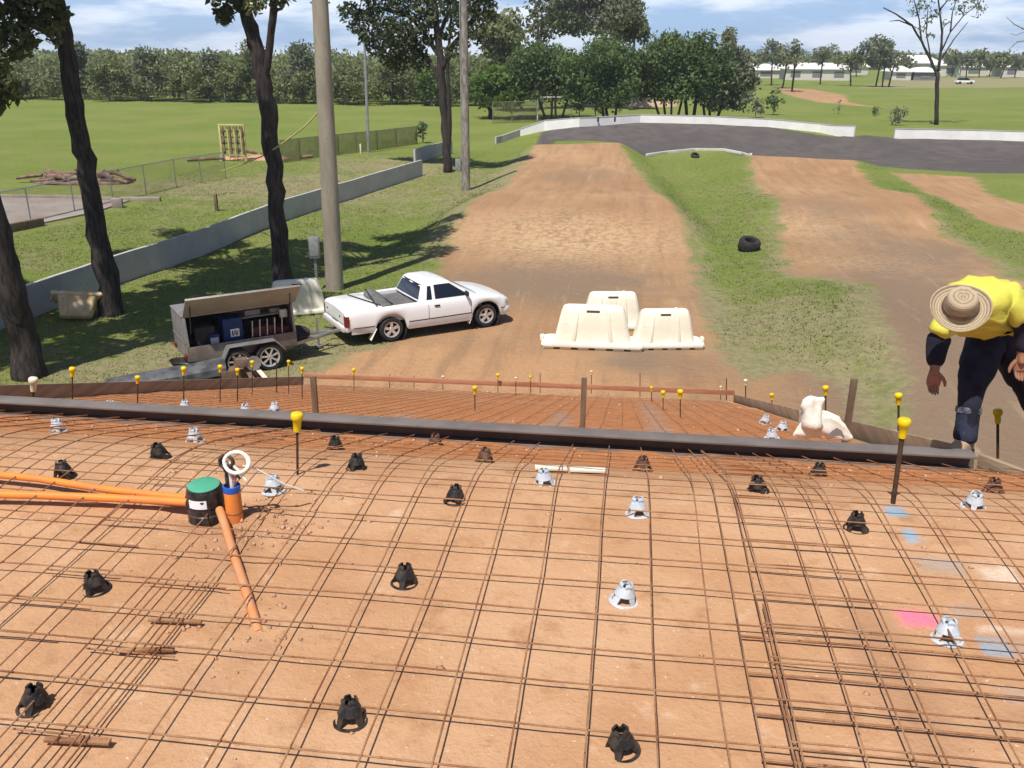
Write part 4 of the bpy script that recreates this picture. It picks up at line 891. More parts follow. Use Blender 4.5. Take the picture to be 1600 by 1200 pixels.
mb = MB(); mb.loft([[(lev(z)[0]-.013+(.01 if abs(y) > .6 else 0), y*(lev(z)[2]-.12)/.7, z) for y in (-.7, -.35, 0, .35, .7)] for z in np.linspace(.96, 1.325, 6)], closed=False, caps=False); mb.build('rear_window', M['glass_dark'], ute, smooth=True, fix=False)
mb = MB(); mb.loft([[(lev(z)[1]+.006+.035*(1-(y/.7)**2), y*(lev(z)[2]-.10)/.7, z) for y in np.linspace(-.7, .7, 7)] for z in np.linspace(.965, 1.33, 6)], closed=False, caps=False); mb.build('windscreen', M['glass_dark'], ute, smooth=True, fix=False)
side_strip(.60, .62, 2.93, 2.93, .006, 'badge', M['trim_black']) if False else MB().box((2.45, -(sidey(2.45, .66)+.004), .66), (.09, .01, .05)).build('badge', M['trim_black'], ute)
for x in (0, WB):
    for s in (-1, 1): wheel(ute, x, s*.775, .312, .205, s, 5)

# ------------------------------------------------------------------ the trade trailer (front = +x, open side = -y)
tA = W(299, 595, 0); tB = W(467, 566, 0)
th = math.atan2(tB[1]-tA[1], tB[0]-tA[0]); L_ = math.hypot(*(tB-tA)[:2])
tm = (Vector(tA)+Vector(tB))/2
tx = Vector((math.cos(th), math.sin(th), 0)); ty = Vector((-math.sin(th), math.cos(th), 0)); TWd = 1.25
to = tm+ty*TWd/2
tr_ = empty('box_trailer', (to.x, to.y, Hs(to.x, to.y)+.0), th, 'weathered grey box trailer with one side door lifted open showing tools', 'trailer')
tl_ = L_/2; wd = TWd/2; zb_, zs_, zt_ = .40, .72, 1.36
# lower tub (side facing viewer), floor, far side, ends; each 20 mm sheet
MB().box((0, -wd+.01, (zb_+zs_)/2), (2*tl_, .02, zs_-zb_)).build('side_panel', M['trailer_brown'], tr_, bevel=.004)
MB().box((0, wd-.01, (zb_+zt_)/2-.01), (2*tl_, .02, zt_-zb_-.02)).build('side_panel', M['trailer_steel'], tr_, bevel=.004)
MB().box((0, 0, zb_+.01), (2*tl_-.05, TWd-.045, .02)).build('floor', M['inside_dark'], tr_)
def endp(x, name, mat):
    poly = [(-wd+.021, zb_), (wd-.021, zb_), (wd-.021, zt_-.03), (-wd+.16, zt_-.03), (-wd+.021, zs_+.02)]
    T = Matrix(((0, 1, 0, 0), (1, 0, 0, 0), (0, 0, 1, 0), (0, 0, 0, 1)))
    return MB().prism(poly, x-.0125, x+.0125, T=T).build(name, mat, tr_, bevel=.003)
endp(-tl_+.013, 'rear_panel', M['trailer_steel']); endp(tl_-.013, 'front_panel', M['trailer_brown'])
MB().box((0, .08, zt_-.015), (2*tl_+.03, TWd-.16, .03)).build('roof', M['trailer_steel'], tr_, bevel=.008)
for sx in (-1, 1): MB().bar((sx*(tl_-.03), -wd+.02, zs_), (sx*(tl_-.03), -wd+.15, zt_-.03), .05, .05).build('corner_post', M['trailer_steel'], tr_, bevel=.006)
# opened side door, hinged on the roof edge
dr = MB(); hx, hz = -wd+.15, zt_+.005; ang = math.radians(44); dl = .66
dr.bar((-tl_-.02, hx-.01, hz), (-tl_-.02, hx-.01-dl*math.cos(ang), hz+dl*math.sin(ang)), .01, .01)
dr = MB(); n0 = Vector((0, -math.cos(ang), math.sin(ang)))
RD = Matrix((Vector((1, 0, 0)), n0, Vector((1, 0, 0)).cross(n0))).transposed()
cD = Vector((.04, hx, hz))+n0*dl/2
dr.box(cD, (2*tl_+.06, dl, .022), RD); door_o = dr.build('side_door', M['door_inner'], tr_, bevel=.004)
MB().box(Vector((.04, hx, hz))+n0*(dl-.015)+RD @ Vector((0, 0, -.02)), (2*tl_+.06, .03, .03), RD).build('door_edge', M['trailer_steel'], door_o, bevel=.003)
for sx in (-1, 1): MB().tube([(sx*(tl_-.12), -wd+.05, zs_+.28), Vector((sx*(tl_-.12), hx, hz))+n0*.42], .012, 6).build('gas_strut', M['trim_black'], tr_, smooth=True)
# inner back wall, shelf and load
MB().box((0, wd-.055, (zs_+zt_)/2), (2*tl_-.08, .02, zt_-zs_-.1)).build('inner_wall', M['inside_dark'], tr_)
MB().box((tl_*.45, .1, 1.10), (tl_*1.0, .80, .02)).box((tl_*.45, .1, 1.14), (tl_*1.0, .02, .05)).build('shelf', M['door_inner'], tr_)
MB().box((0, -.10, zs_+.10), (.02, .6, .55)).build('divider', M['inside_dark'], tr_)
def load(x, y, z, d, mat, nm, label, cat, bev=.015):
    b = MB().box((x, y, z+d[2]/2), d).build(nm, M[mat], tr_, bevel=bev); return b
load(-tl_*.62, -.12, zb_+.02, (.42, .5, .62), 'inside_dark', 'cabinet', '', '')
bb = load(-tl_*.12, -.22, zb_+.02, (.42, .40, .74), 'box_blue', 'blue_drum_box', '', '')
MB().box((-tl_*.12+.03, -.424, zb_+.44), (.19, .008, .17)).build('label', M['label_white'], bb)
for k, dx in enumerate((-.055, -.02, .02, .055)): MB().box((-tl_*.12+.03+dx, -.430, zb_+.44), (.014 if k % 2 else .022, .006, .11), Matrix.Rotation(.25*(k % 2), 3, 'Y')).build('print', M['ink'], bb)
b2 = load(-tl_*.48, -.36, zb_+.02, (.22, .2, .46), 'box_grey', 'pale_tin', '', ''); b2.data.materials[0] = M['box_blue']
MB().box((-tl_*.48, -.464, zb_+.34), (.17, .008, .14)).build('label', M['plast_grey'], b2)
load(tl_*.42, -.30, zb_+.02, (.46, .34, .48), 'box_red', 'red_toolbox', '', '')
load(tl_*.80, -.28, zb_+.02, (.30, .34, .40), 'box_red', 'red_crate', '', '')
load(tl_*.30, -.10, 1.11, (.34, .3, .13), 'box_grey', 'grey_case', '', ''); load(tl_*.72, -.1, 1.11, (.22, .3, .10), 'box_grey', 'grey_case', '', '')
load(tl_*.86, -.30, 1.0, (.16, .1, .18), 'white_plast', 'white_bottle', '', '')
for k in range(5): MB().tube([(tl_*(.2+.14*k), -.50, zb_+.3), (tl_*(.23+.14*k), -.46, zb_+.66)], .014, 6).build('tool_handle', M['lath' if k % 2 else 'alloy'], tr_, smooth=True)
# guard, wheels, drawbar
gd = [(-.68, .30), (-.50, .66), (.50, .66), (.72, .42)]
for a, b in zip(gd[:-1], gd[1:]): MB().bar((a[0]+.12, -wd-.13, a[1]), (b[0]+.12, -wd-.13, b[1]), .24, .022).build('mudguard', M['galv'], tr_, bevel=.004)
for x in (-.22, .48):
    for s in (-1, 1): wheel(tr_, x, s*(wd+.13), .30, .18, s, 7, .72)
MB().tube([(-.5, -wd-.02, .30), (.75, -wd-.02, .30)], .03, 6).build('axle_beam', M['steel_dark'], tr_, smooth=True)
MB().box((0, -wd+.12, zb_-.045), (2*tl_-.1, .08, .08)).box((0, wd-.12, zb_-.045), (2*tl_-.1, .08, .08)).build('chassis_rail', M['steel_dark'], tr_, bevel=.005)
MB().bar((tl_, -.40, zb_-.04), (tl_+1.05, -.02, zb_-.02), .06, .08).bar((tl_, .40, zb_-.04), (tl_+1.05, .02, zb_-.02), .06, .079).bar((tl_+.95, 0, zb_-.02), (tl_+1.30, 0, zb_-.0), .07, .07).build('drawbar', M['galv'], tr_, bevel=.006)
MB().tube([(tl_+.75, .12, .04), (tl_+.75, .12, .75)], .03, 8).lathe([(.05, -.02), (.09, -.02), (.09, .02), (.05, .02)], c=(tl_+.75, .12, .05), n=14).build('jockey_wheel', M['galv'], tr_, smooth=True)
MB().lathe([(.10, -.08), (.26, -.08), (.29, -.04), (.29, .04), (.26, .08), (.10, .08)], c=(tl_+.20, -.05, .50), n=26, R=Matrix.Rotation(.15, 3, 'X')).build('spare_tyre', M['rubber'], tr_, smooth=True)
for s in (-1, 1): MB().box((-tl_-.02, s*.5, .50), (.04, .16, .09)).build('tail_lamp', M['lamp_red'], tr_, bevel=.008)
MB().tube([(-tl_-.015, -wd+.05, .80), (-tl_-.015, wd-.05, .80)], .010, 6).build('seam_rail', M['steel_dark'], tr_, smooth=True)

# ------------------------------------------------------------------ things lying by the trailer
def strip_of(pts, name, mat, label, cat, w, h, z=.0, bev=.01):
    P_ = [W(px, py, zz) for px, py, zz in pts]; mb = MB()
    for a, b in zip(P_[:-1], P_[1:]): mb.bar(a, b, w, h)
    return tag(mb.build(name, mat, bevel=bev), label, cat)
tp = [W(165, 600, .12), W(215, 594, .16), (W(285, 583, .22)), W(352, 570, .30)]
sec = []
for i, p in enumerate(tp):
    k = (.16, .22, .25, .26)[i]; d = Vector(tp[min(i+1, 3)])-Vector(tp[max(i-1, 0)]); d.z = 0; d.normalize(); n2 = Vector((d.y, -d.x, 0)); p = Vector(p)
    sec.append([tuple(p+n2*a*k+Vector((0, 0, b*k*.9))) for a, b in ((-1, .45), (-.5, .62), (.3, .55), (1, .1), (1.05, -.55), (.9, -.6), (.8, 0), (.2, .35), (-.5, .45), (-.95, .3))])
tag(MB().loft(sec).build('plastic_trough', pm('trough', (.045, .047, .055), (.11, .115, .125), 4, .45), bevel=.004), 'long dark grey plastic trough lying by the trailer rear behind the left board', 'trough')
p = W(290, 570, .12)
tag(MB().lathe([(.0, .0), (.30, .0), (.36, .10), (.345, .11), (.29, .02), (0, .02)], c=tuple(p), n=20, sy=.6).build('black_tray', M['plast_black'], smooth=True), 'shallow black tray on the grass below the trailer tail', 'tray')
p = W(376, 566, .45); sw = empty('hand_saw', tuple(p), th, 'small dusty petrol cut off saw resting by the trailer guard', 'power saw')
MB().box((0, 0, .0), (.26, .2, .2)).build('engine', M['log'], sw, bevel=.03)
MB().lathe([(0, -.008), (.16, -.008), (.16, .008), (0, .008)], c=(.25, -.06, -.05), n=24, R=Matrix.Rotation(math.pi/2, 3, 'X')).build('blade', M['galv'], sw, smooth=True)
MB().tube([(-.12, 0, .05), (-.2, 0, .16), (0, 0, .2), (.1, 0, .12)], .016, 8).build('handle', M['plast_black'], sw, smooth=True)
tag(MB().box(tuple(W(372, 580, .12)), (.8, .5, .24), Matrix.Rotation(th, 3, 'Z')).build('tool_crate', M['timber_dark'], bevel=.01), 'low brown timber crate under the petrol saw', 'crate')
for (a, b, lab) in (((377, 562, .42), (398, 598, .05), 'left one of two loose boards leaning from the trailer guard'), ((388, 560, .40), (420, 597, .05), 'right one of two pale loose boards leaning from the trailer guard')):
    tag(MB().bar(W(*a), W(*b), .10, .025).build('loose_board', M['lath' if 'right' in lab else 'timber_dark'], bevel=.004), lab, 'board')
tag(MB().bar(W(386, 598, .05), W(428, 598, .04), .12, .03).build('loose_board', M['lath'], bevel=.004), 'pale short board flat on the ground below the two leaning boards', 'board')
# ------------------------------------------------------------------ the worker
def skin(name, chains, mat, parent=None, sub=2, loc=(0, 0, 0)):
    """chains: list of lists of (key, pos, radius); shared keys join chains"""
    idx = {}; vs = []; rs = []; es = []
    for ch in chains:
        prev = None
        for key, pos, r in ch:
            if key not in idx: idx[key] = len(vs); vs.append(Vector(pos)-Vector(loc)); rs.append(r if isinstance(r, tuple) else (r, r))
            if prev is not None: es.append((prev, idx[key]))
            prev = idx[key]
    me = bpy.data.meshes.new(name); me.from_pydata(vs, es, []); o = bpy.data.objects.new(name, me); C.objects.link(o)
    md = o.modifiers.new('skin', 'SKIN'); md.use_smooth_shade = True
    sv_ = me.skin_vertices[0].data if len(me.skin_vertices) else None
    if sv_ is None:
        bm = bmesh.new(); bm.from_mesh(me); bm.verts.layers.skin.verify(); bm.to_mesh(me); bm.free(); sv_ = me.skin_vertices[0].data
    for i, r in enumerate(rs): sv_[i].radius = r; sv_[i].use_root = (i == 0)
    s = o.modifiers.new('sub', 'SUBSURF'); s.levels = sub; s.render_levels = sub
    me.materials.append(mat); o.location = loc
    if parent: o.parent = parent
    return o
def J(px, py, Y): return Vector(AY(px, py, Y))
foot = J(1503, 700, 5.62); base = Vector((foot.x+.25, 5.8, foot.z))
per = empty('person', tuple(base), 0, 'worker bending over in yellow and navy high visibility shirt, dark trousers and a straw hat', 'person')
def rel(v): return Vector(v)-base
hipc = J(1574, 512, 6.12); hipR = J(1546, 528, 6.04); hipL = J(1580, 542, 6.12)
kneeR = J(1521, 616, 5.74); ankR = J(1512, 688, 5.66); toeR = J(1480, 698, 5.44)
kneeL = J(1620, 632, 6.16); ankL = J(1660, 715, 6.30)
sp1 = J(1562, 486, 5.92); sp2 = J(1545, 478, 5.70); chest = J(1530, 480, 5.52); neck = J(1518, 478, 5.38); head = J(1508, 484, 5.26)
shR = J(1490, 492, 5.50); elR = J(1470, 540, 5.50); wrR = J(1466, 581, 5.42); palm = J(1466, 592, 5.40)
shL = J(1574, 470, 5.50); elL = J(1606, 512, 5.55); wrL = J(1599, 560, 5.52); palmL = J(1597, 574, 5.50)
B = []
B.append([('hip', rel(hipc), .115), ('sp1', rel(sp1), (.11, .10)), ('sp2', rel(sp2), (.11, .10)), ('ch', rel(chest), (.10, .09)), ('nk', rel(neck), .06), ('hd', rel(head), .085)])
B.append([('ch', rel(chest), .10), ('shR', rel(shR), .055), ('elR', rel(elR), .046), ('wrR', rel(wrR), .029), ('pmR', rel(palm), (.034, .018))])
B.append([('ch', rel(chest), .10), ('shL', rel(shL), .055), ('elL', rel(elL), .046), ('wrL', rel(wrL), .029), ('pmL', rel(palmL), (.034, .018))])
B.append([('hip', rel(hipc), .14), ('hR', rel(hipR), .10), ('kR', rel(kneeR), .062), ('aR', rel(ankR), .04)])
B.append([('hip', rel(hipc), .14), ('hL', rel(hipL), .10), ('kL', rel(kneeL), .062), ('aL', rel(ankL), .04)])
skin('body', B, M['skin'], per)
# hand: palm block and five bent fingers
pxm = 1/255.
def fingers(wr, side, name):
    # local frame: d = down along the hand, s = sideways in picture, n = towards viewer
    d = Vector((.06, -.10, -1)).normalized(); s = Vector((1, -.1, 0)); s = (s-d*s.dot(d)).normalized(); n = d.cross(s).normalized()
    ch = []
    P0 = wr
    pal = MB(); secs_ = []
    for t, w, k in ((-.01, .026, .019), (.02, .034, .017), (.05, .040, .016), (.078, .040, .013), (.090, .036, .010)):
        secs_.append([tuple(P0+d*t+s*w*math.cos(a)+n*k*math.sin(a)) for a in np.linspace(0, 2*math.pi, 14, endpoint=False)])
    pal.loft(secs_); pal.v = [tuple(Vector(v)-base) for v in pal.v]
    hnd = pal.build(name, M['skin'], per, smooth=True, ang=180)
    for k, (o_, l) in enumerate(((-.025, .045), (-.009, .056), (.009, .060), (.025, .054))):
        a = P0+d*.082+s*o_; sp = s*(-o_*.15); c = [a-d*.02, a, a+d*l*.42+n*.004+sp*.4, a+d*l*.75+n*(.018)+sp*.7, a+d*l*.93+n*(.036)+sp]
        MB().tube([tuple(v-base) for v in c], [.0095, .0095, .0088, .0078, .005], 8).build('finger', M['skin'], hnd, smooth=True)
    sd = side; c = [P0+d*.022+s*sd*.026, P0+d*.045+s*sd*.048+n*.006, P0+d*.068+s*sd*.060+n*.010, P0+d*.092+s*sd*.062+n*.012]
    MB().tube([tuple(v-base) for v in c], [.014, .0125, .0105, .006], 8).build('thumb', M['skin'], hnd, smooth=True)
fingers(wrR+Vector((0, 0, -.005)), 1, 'hand'); fingers(wrL+Vector((0, 0, -.005)), -1, 'hand')
# shirt: yellow body and upper sleeves, navy cuffs
SHT = [[('a', rel(hipc)+Vector((-.01, -.05, .02)), (.175, .15)), ('b', rel(sp1)+Vector((0, 0, .01)), (.20, .165)), ('c', rel(sp2)+Vector((0, 0, .01)), (.205, .165)), ('d', rel(chest), (.19, .15)), ('e', rel(neck)+Vector((0, .02, 0)), .085)],
       [('d', rel(chest), .18), ('s', rel(shR)+Vector((.01, 0, .0)), .098), ('s2', rel(shR.lerp(elR, .5)), .088), ('t', rel(shR.lerp(elR, .80)), .080)],
       [('d', rel(chest), .18), ('u', rel(shL), .10), ('u2', rel(shL.lerp(elL, .5)), .088), ('v', rel(shL.lerp(elL, .85)), .080)],
       [('c', 0, 0), ('bel', rel(J(1538, 508, 5.66)), (.15, .10)), ('bel2', rel(J(1546, 522, 5.78)), (.12, .08))]]
SHT[3][0] = SHT[0][2]
sh = skin('shirt', SHT, M['hiviz'], per)
for k, (a, b, nm) in enumerate(((shR, elR, 'R'), (shL, elL, 'L'))):
    w_ = wrR if nm == 'R' else wrL
    skin('cuff', [[('a', rel(a.lerp(b, .64)), .082), ('b', rel(b), .070), ('c', rel(b.lerp(w_, .5)), .060), ('d', rel(b.lerp(w_, .93)), .048)]], M['navy'], sh)
# collar piece
skin('collar', [[('a', rel(neck.lerp(chest, .15)), .088), ('b', rel(neck.lerp(head, .2)), .078)]], M['navy'], sh)
tro = skin('trousers', [[('w', rel(hipc)+Vector((0, 0, -.01)), (.165, .145)), ('r0', rel(hipR), .135), ('r1', rel(hipR.lerp(kneeR, .5)), .118), ('r2', rel(kneeR), .086), ('r3', rel(kneeR.lerp(ankR, .5)), .070), ('r4', rel(ankR)+Vector((0, 0, .03)), .070), ('r5', rel(ankR)+Vector((0, 0, -.012)), .075)],
      [('w', 0, 0), ('l0', rel(hipL), .14), ('l1', rel(hipL.lerp(kneeL, .5)), .118), ('l2', rel(kneeL), .088), ('l3', rel(ankL), .082)]], M['navy'], per)
fold = bpy.data.textures.new('fold', 'CLOUDS'); fold.noise_scale = .085; fold.noise_depth = 2
for o_, st in ((sh, .055), (tro, .03)):
    md = o_.modifiers.new('folds', 'DISPLACE'); md.texture = fold; md.strength = st*1.5; md.mid_level = .5; md.texture_coords = 'LOCAL'
shk = kneeR.lerp(ankR, .16)
lowm = skin('lower_leg', [[('a', rel(kneeR.lerp(ankR, .20)), .079), ('b', rel(kneeR.lerp(ankR, .55)), .0745), ('c', rel(ankR)+Vector((0, 0, .028)), .0755), ('d', rel(ankR)+Vector((0, 0, -.014)), .079)]], M['denim'], tro)
def band(c, d, r, h, mat, nm, par):
    q = Vector((0, 0, 1)).rotation_difference(d.normalized()).to_matrix()
    mb = MB().lathe([(r, -h/2), (r*1.025, -h/4), (r*1.025, h/4), (r, h/2)], n=28, R=q, c=tuple(c)); return mb.build(nm, mat, par, smooth=True)
kd = ankR-kneeR
band(rel(kneeR.lerp(ankR, .36)), kd, .0750, .038, M['reflective'], 'reflective_band', tro)
def boot_at(ank, toe):
    a = rel(ank); t = rel(toe); d = (t-a); d.z = 0; L = d.length; d.normalize(); s = Vector((-d.y, d.x, 0)); z0 = a.z-.085; sec_ = []
    for u, w, h in ((-.08, .040, .11), (-.03, .050, .125), (.03, .052, .12), (.09, .056, .09), (.15, .057, .075), (.20, .048, .06), (.23, .026, .035)):
        sec_.append([tuple(Vector((a.x, a.y, z0))+d*u+s*w*x+Vector((0, 0, h*z))) for x, z in ((-1, .0), (1, .0), (1.02, .4), (.8, .85), (.3, 1), (-.3, 1), (-.8, .85), (-1.02, .4))])
    return MB().loft(sec_).build('boot', M['boot'], per, smooth=True, sub=1, ang=80)
boot_at(ankR, toeR); boot_at(ankL, ankL+Vector((.05, -.2, 0)))
# straw hat: axis tilted towards the viewer
hc = J(1506, 486, 5.13); view = Vector(EYE)-hc; ax = (view.normalized()+Vector((.06, 0, .80))).normalized(); HS = .81
q = Vector((0, 0, 1)).rotation_difference(ax).to_matrix()
prof = [(.0, .150), (.040, .149), (.072, .143), (.092, .125), (.100, .09), (.107, .04), (.112, .010), (.120, .000)]+[(.120+.071*t, -.004+.020*t*t-.010*math.sin(t*3.1)) for t in np.linspace(.08, 1, 12)]
prof2 = prof+[(.190, .008), (.150, -.014), (.116, -.008), (.104, .03), (.094, .10), (.05, .138), (0, .140)]
hb = MB(); n = 48; vs = []; ring = []
for r, z in prof2:
    for j in range(n):
        a = 2*math.pi*j/n; x = r*math.cos(a); y = r*math.sin(a); zz = z
        if z > .05: zz -= .030*math.exp(-((y-.02)/.022)**2)*math.exp(-(x/.05)**2) if False else .032*math.exp(-(x/.020)**2)*math.exp(-((y-.015)/.06)**2)
        if z > .05: 
            for sx in (-1, 1): zz -= .022*math.exp(-(((x-sx*.048)/.018)**2+((y-.045)/.03)**2))
        if r > .105: zz += .016*math.cos(2*a)*((r-.105)/.086)
        vs.append(Vector((x, y, zz))*HS); ring.append(r*.8+(z*1.1 if r < .12 else 0))
k = len(prof2); fs = [(i*n+j, i*n+(j+1) % n, (i+1)*n+(j+1) % n, (i+1)*n+j) for i in range(k-1) for j in range(n)]
# roll so that the hat's back points up in the picture
upv = Vector((0, 0, 1))-ax*ax.z; upv.normalize(); yv = upv; xv = yv.cross(ax)
RH = Matrix((xv, yv, ax)).transposed()
raw_mesh('straw_hat', [tuple(RH @ v+(hc-base)) for v in vs], np.array(fs), M['straw'], per, smooth=True, attrs=dict(ring=ring))
bandp = MB().lathe([(.0925, .010), (.0945, .012), (.0915, .034), (.0885, .036)], n=40, caps=False, R=RH, c=tuple(hc-base)); bandp.build('hat_band', M['timber_dark'], per, smooth=True)
pk = MB().box(tuple(rel(J(1603, 558, 5.98))), (.05, .03, .16)); pk.build('pouch', M['trailer_brown'], per, bevel=.008)

per.location.x -= .065; per.location.z += .05; per.location.y -= .12
# ------------------------------------------------------------------ walls of the track
def wall_run(name, pts, h, th, mat, label, tops=None, cat='wall', cap=None, sink=.25):
    P_ = [np.array(p, float) for p in pts]; dense = []; hs = []
    for i in range(len(P_)-1):
        n = max(1, int(np.hypot(*(P_[i+1]-P_[i])[:2])/1.0))
        for k in range(n): dense.append(P_[i]+(P_[i+1]-P_[i])*k/n); hs.append(i+k/n)
    dense.append(P_[-1]); hs.append(len(P_)-1); secs_ = []; sc2 = []
    for i, p in enumerate(dense):
        d = dense[min(i+1, len(dense)-1)]-dense[max(i-1, 0)]; d = d/np.hypot(d[0], d[1]); nn = np.array([-d[1], d[0], 0]); z0 = Hs(p[0], p[1]); hh = float(np.interp(hs[i], range(len(P_)), h)) if hasattr(h, '__len__') else h
        a = p-nn*th/2; b = p+nn*th/2; zt = p[2] if tops else z0
        secs_.append([(a[0], a[1], z0-sink), (b[0], b[1], z0-sink), (b[0], b[1], z0+hh), (a[0], a[1], z0+hh)])
        a2 = p-nn*(th/2+.02); b2 = p+nn*(th/2+.02); sc2.append([(a2[0], a2[1], z0+hh+.002), (b2[0], b2[1], z0+hh+.002), (b2[0], b2[1], z0+hh+.05), (a2[0], a2[1], z0+hh+.05)])
    o = tag(MB().loft(secs_).build(name, mat), label, cat)
    if cap: MB().loft(sc2).build('coping', cap, o)
    return o
wall_run('boundary_wall', LW, .86, .12, M['wall_grey'], 'long low grey rendered wall running along the left of the track')
wall_run('boundary_wall', [W(648, 262, 0), W(658, 257, 0), W(670, 252, 0), W(690, 246, 0), W(706, 243, 0)], .86, .12, M['wall_grey'], 'short curved continuation of the grey wall behind the forked tree')
wall_run('berm_wall', BW[1:], [.5, .72, .62, .55, .55, .55, .6, .75], .14, M['wall_white'], 'long white curved wall on top of the grey bermed turn', cap=M['wall_grey'])
wall_run('berm_wall', [BW[0]+[-.3, -.8, 0], BW[0], BW[1]*.6+BW[0]*.4, BW[1]], [.5, .5, .5, .5], .14, M['wall_grey'], 'short white wall end, shade painted grey, curving at the left of the bermed turn')  # end of the white wall, its shade put in as a grey material
wall_run('berm_wall', BW2, .66, .14, M['wall_white'], 'straight white wall at the right behind the asphalt', cap=M['wall_grey'])
for px in (935, 961):
    p = W(px, 186.5, 1.75); p[1] -= .25; tag(MB().box((p[0], p[1]-.22, p[2]+.02), (.14, .05, .34)).build('wall_marker', M['trim_black'], bevel=.01), ('left' if px < 950 else 'right')+' one of two small black markers on the white turn wall', 'marker')
o = MB(); kp = [np.array([p[0], p[1], Hs(p[0], p[1])]) for p in KERB]
for a, b in zip(kp[:-1], kp[1:]): o.bar(a+[0, 0, .05], b+[0, 0, .05], .16, .22)
tag(o.build('track_kerb', M['kerbwhite'], bevel=.02), 'thin white kerb curving round the grass island below the turn', 'kerb')
def tyre_at(px, py, s, label, rot):
    p = W(px, py, 0); mb = MB(); w_ = 1.7 if s > .9 else 1.
    pr = [(.17, -.10*w_), (.29, -.11*w_), (.335, -.07*w_), (.335, .07*w_), (.29, .11*w_), (.17, .10*w_), (.155, 0), (.17, -.10*w_)]
    for k in range(1): mb.lathe([(r*s, z*s) for r, z in pr], c=(p[0]+k*.26*s*math.cos(rot), p[1]+k*.26*s*math.sin(rot), Hs(p[0], p[1])+.16*s), n=28, R=Matrix.Rotation(rot, 3, 'X') @ Matrix.Rotation(.12, 3, 'Y'))
    return tag(mb.build('old_tyre', M['rubber'], smooth=True), label, 'tyre')
tyre_at(1170, 390, 1.15, 'big black tyre lying flat on the grass strip right of the main straight', .25)
tyre_at(1086, 246, .85, 'small black tyre on the grass island beside the white kerb', .5)

# ------------------------------------------------------------------ poles
def pole(px, pb, ptop, Y, r0, r1, mat, label, extra=None, z0=None):
    b = AY(px[0], pb, Y); b[2] = Hs(b[0], b[1]); t = AY(px[1], ptop, Y); o = empty('power_pole' if r0 > .12 else 'lamp_pole', tuple(b), 0, label, 'pole')
    d = Vector(t)-Vector(b); k = 1.25
    MB().tube([-d*.02, d*.15, d*.5, d, d*k], [r0*1.0, r0*.98, (r0+r1)/2, r1, r1*.95], 20).build('shaft', mat, o, smooth=True); return o, b, d
o, b, d = pole((523, 500), 450, 0, 24.97, .265, .215, M['concrete'], 'thick concrete power pole in the left foreground beside the ute')
for t in (.11, .315, .52): MB().tube([d*t-Vector((0, 0, .03)), d*t+Vector((0, 0, .03))], [.262-.05*t]*2, 20).build('steel_band', M['concrete'], o, smooth=True)
MB().box(tuple(d*.992), (.54, .09, .05)).build('bracket', M['steel_dark'], o, bevel=.02)
eb = empty('meter_box', tuple(Vector(b)+Vector((-.52, -.05, 0))), .2, 'small pale grey meter box standing at the foot of the concrete pole', 'meter box')
MB().box((0, 0, 1.25), (.30, .22, .62)).build('cabinet', M['galv'], eb, bevel=.02); MB().box((0, -.115, 1.27), (.24, .012, .5)).build('door', M['box_grey'], eb, bevel=.004); MB().box((0, 0, .46), (.07, .07, .95)).build('post', M['galv'], eb)
o, b, d = pole((728, 725), 297, 0, 45.2, .215, .155, M['bark_grey'], 'slender grey timber power pole left of the dirt straight')
MB().tube([(-.18, -.05, .8), (-.18, -.05, 9)], .03, 6).build('conduit', M['galv'], o, smooth=True)
MB().box((-.36, -.05, 1.25), (.28, .22, .62)).build('meter_box', M['galv'], o, bevel=.02)
o, b, d = pole((576, 570), 240, 78, 61, .11, .08, M['galv'], 'thin grey steel lamp pole behind the fence on the left field')
MB().box(tuple(d*1.25+Vector((.35, 0, .03))), (.9, .22, .10)).build('lamp_head', M['galv'], o, bevel=.03)

# ------------------------------------------------------------------ fences and small things on the left field
def fence(base, hgt, label, post_every=None, rail=True, wire=.0035, cell=.11, name='wire_fence', pm_='galv', rr=.025):
    P_ = [np.array([p[0], p[1], Hs(p[0], p[1])]) for p in base]; o = empty(name, tuple(P_[0]), 0, label, 'fence'); o0 = P_[0]
    for p in P_: MB().tube([p-o0-[0, 0, .2], p-o0+[0, 0, hgt]], rr, 8).build('post', M[pm_], o, smooth=True)
    if rail:
        for a, b in zip(P_[:-1], P_[1:]): MB().tube([a-o0+[0, 0, hgt-.03], b-o0+[0, 0, hgt-.03]], rr*.8, 6).build('rail', M[pm_], o, smooth=True)
    V = []; Fq = []
    for a, b in zip(P_[:-1], P_[1:]):
        L = np.hypot(*(b-a)[:2]); n = int((L+hgt)/cell)
        for sgn in (1, -1):
            for k in range(n):
                s0 = k*cell-(hgt if sgn > 0 else 0); z0, z1 = 0.02, hgt-.04; u0, u1 = s0, s0+sgn*hgt
                if sgn < 0: u0, u1 = s0, s0-hgt
                # clip to [0,L]
                def cl(u, z): return u, z
                A = np.array([u0, z0]); Bv = np.array([u1, z1]); dd = Bv-A
                t0, t1 = 0., 1.
                for lo_ in (0, L):
                    t = (lo_-A[0])/dd[0]
                    if (lo_ == 0) == (dd[0] > 0): t0 = max(t0, t)
                    else: t1 = min(t1, t)
                if t0 >= t1: continue
                A2 = A+dd*t0; B2 = A+dd*t1; e = (b-a)/L
                pa = a+e*A2[0]; pa[2] += A2[1]; pb = a+e*B2[0]; pb[2] += B2[1]; n0 = len(V); w = np.array([wire, 0, wire]); w2 = np.array([0, wire, -wire])
                for q_ in (pa, pb): V += [q_-o0-w, q_-o0+w2, q_-o0+w]
                Fq += [(n0, n0+1, n0+4, n0+3), (n0+1, n0+2, n0+5, n0+4), (n0+2, n0, n0+3, n0+5)]
    raw_mesh('chain_mesh', np.array(V), np.array(Fq), M['wire'], o); return o
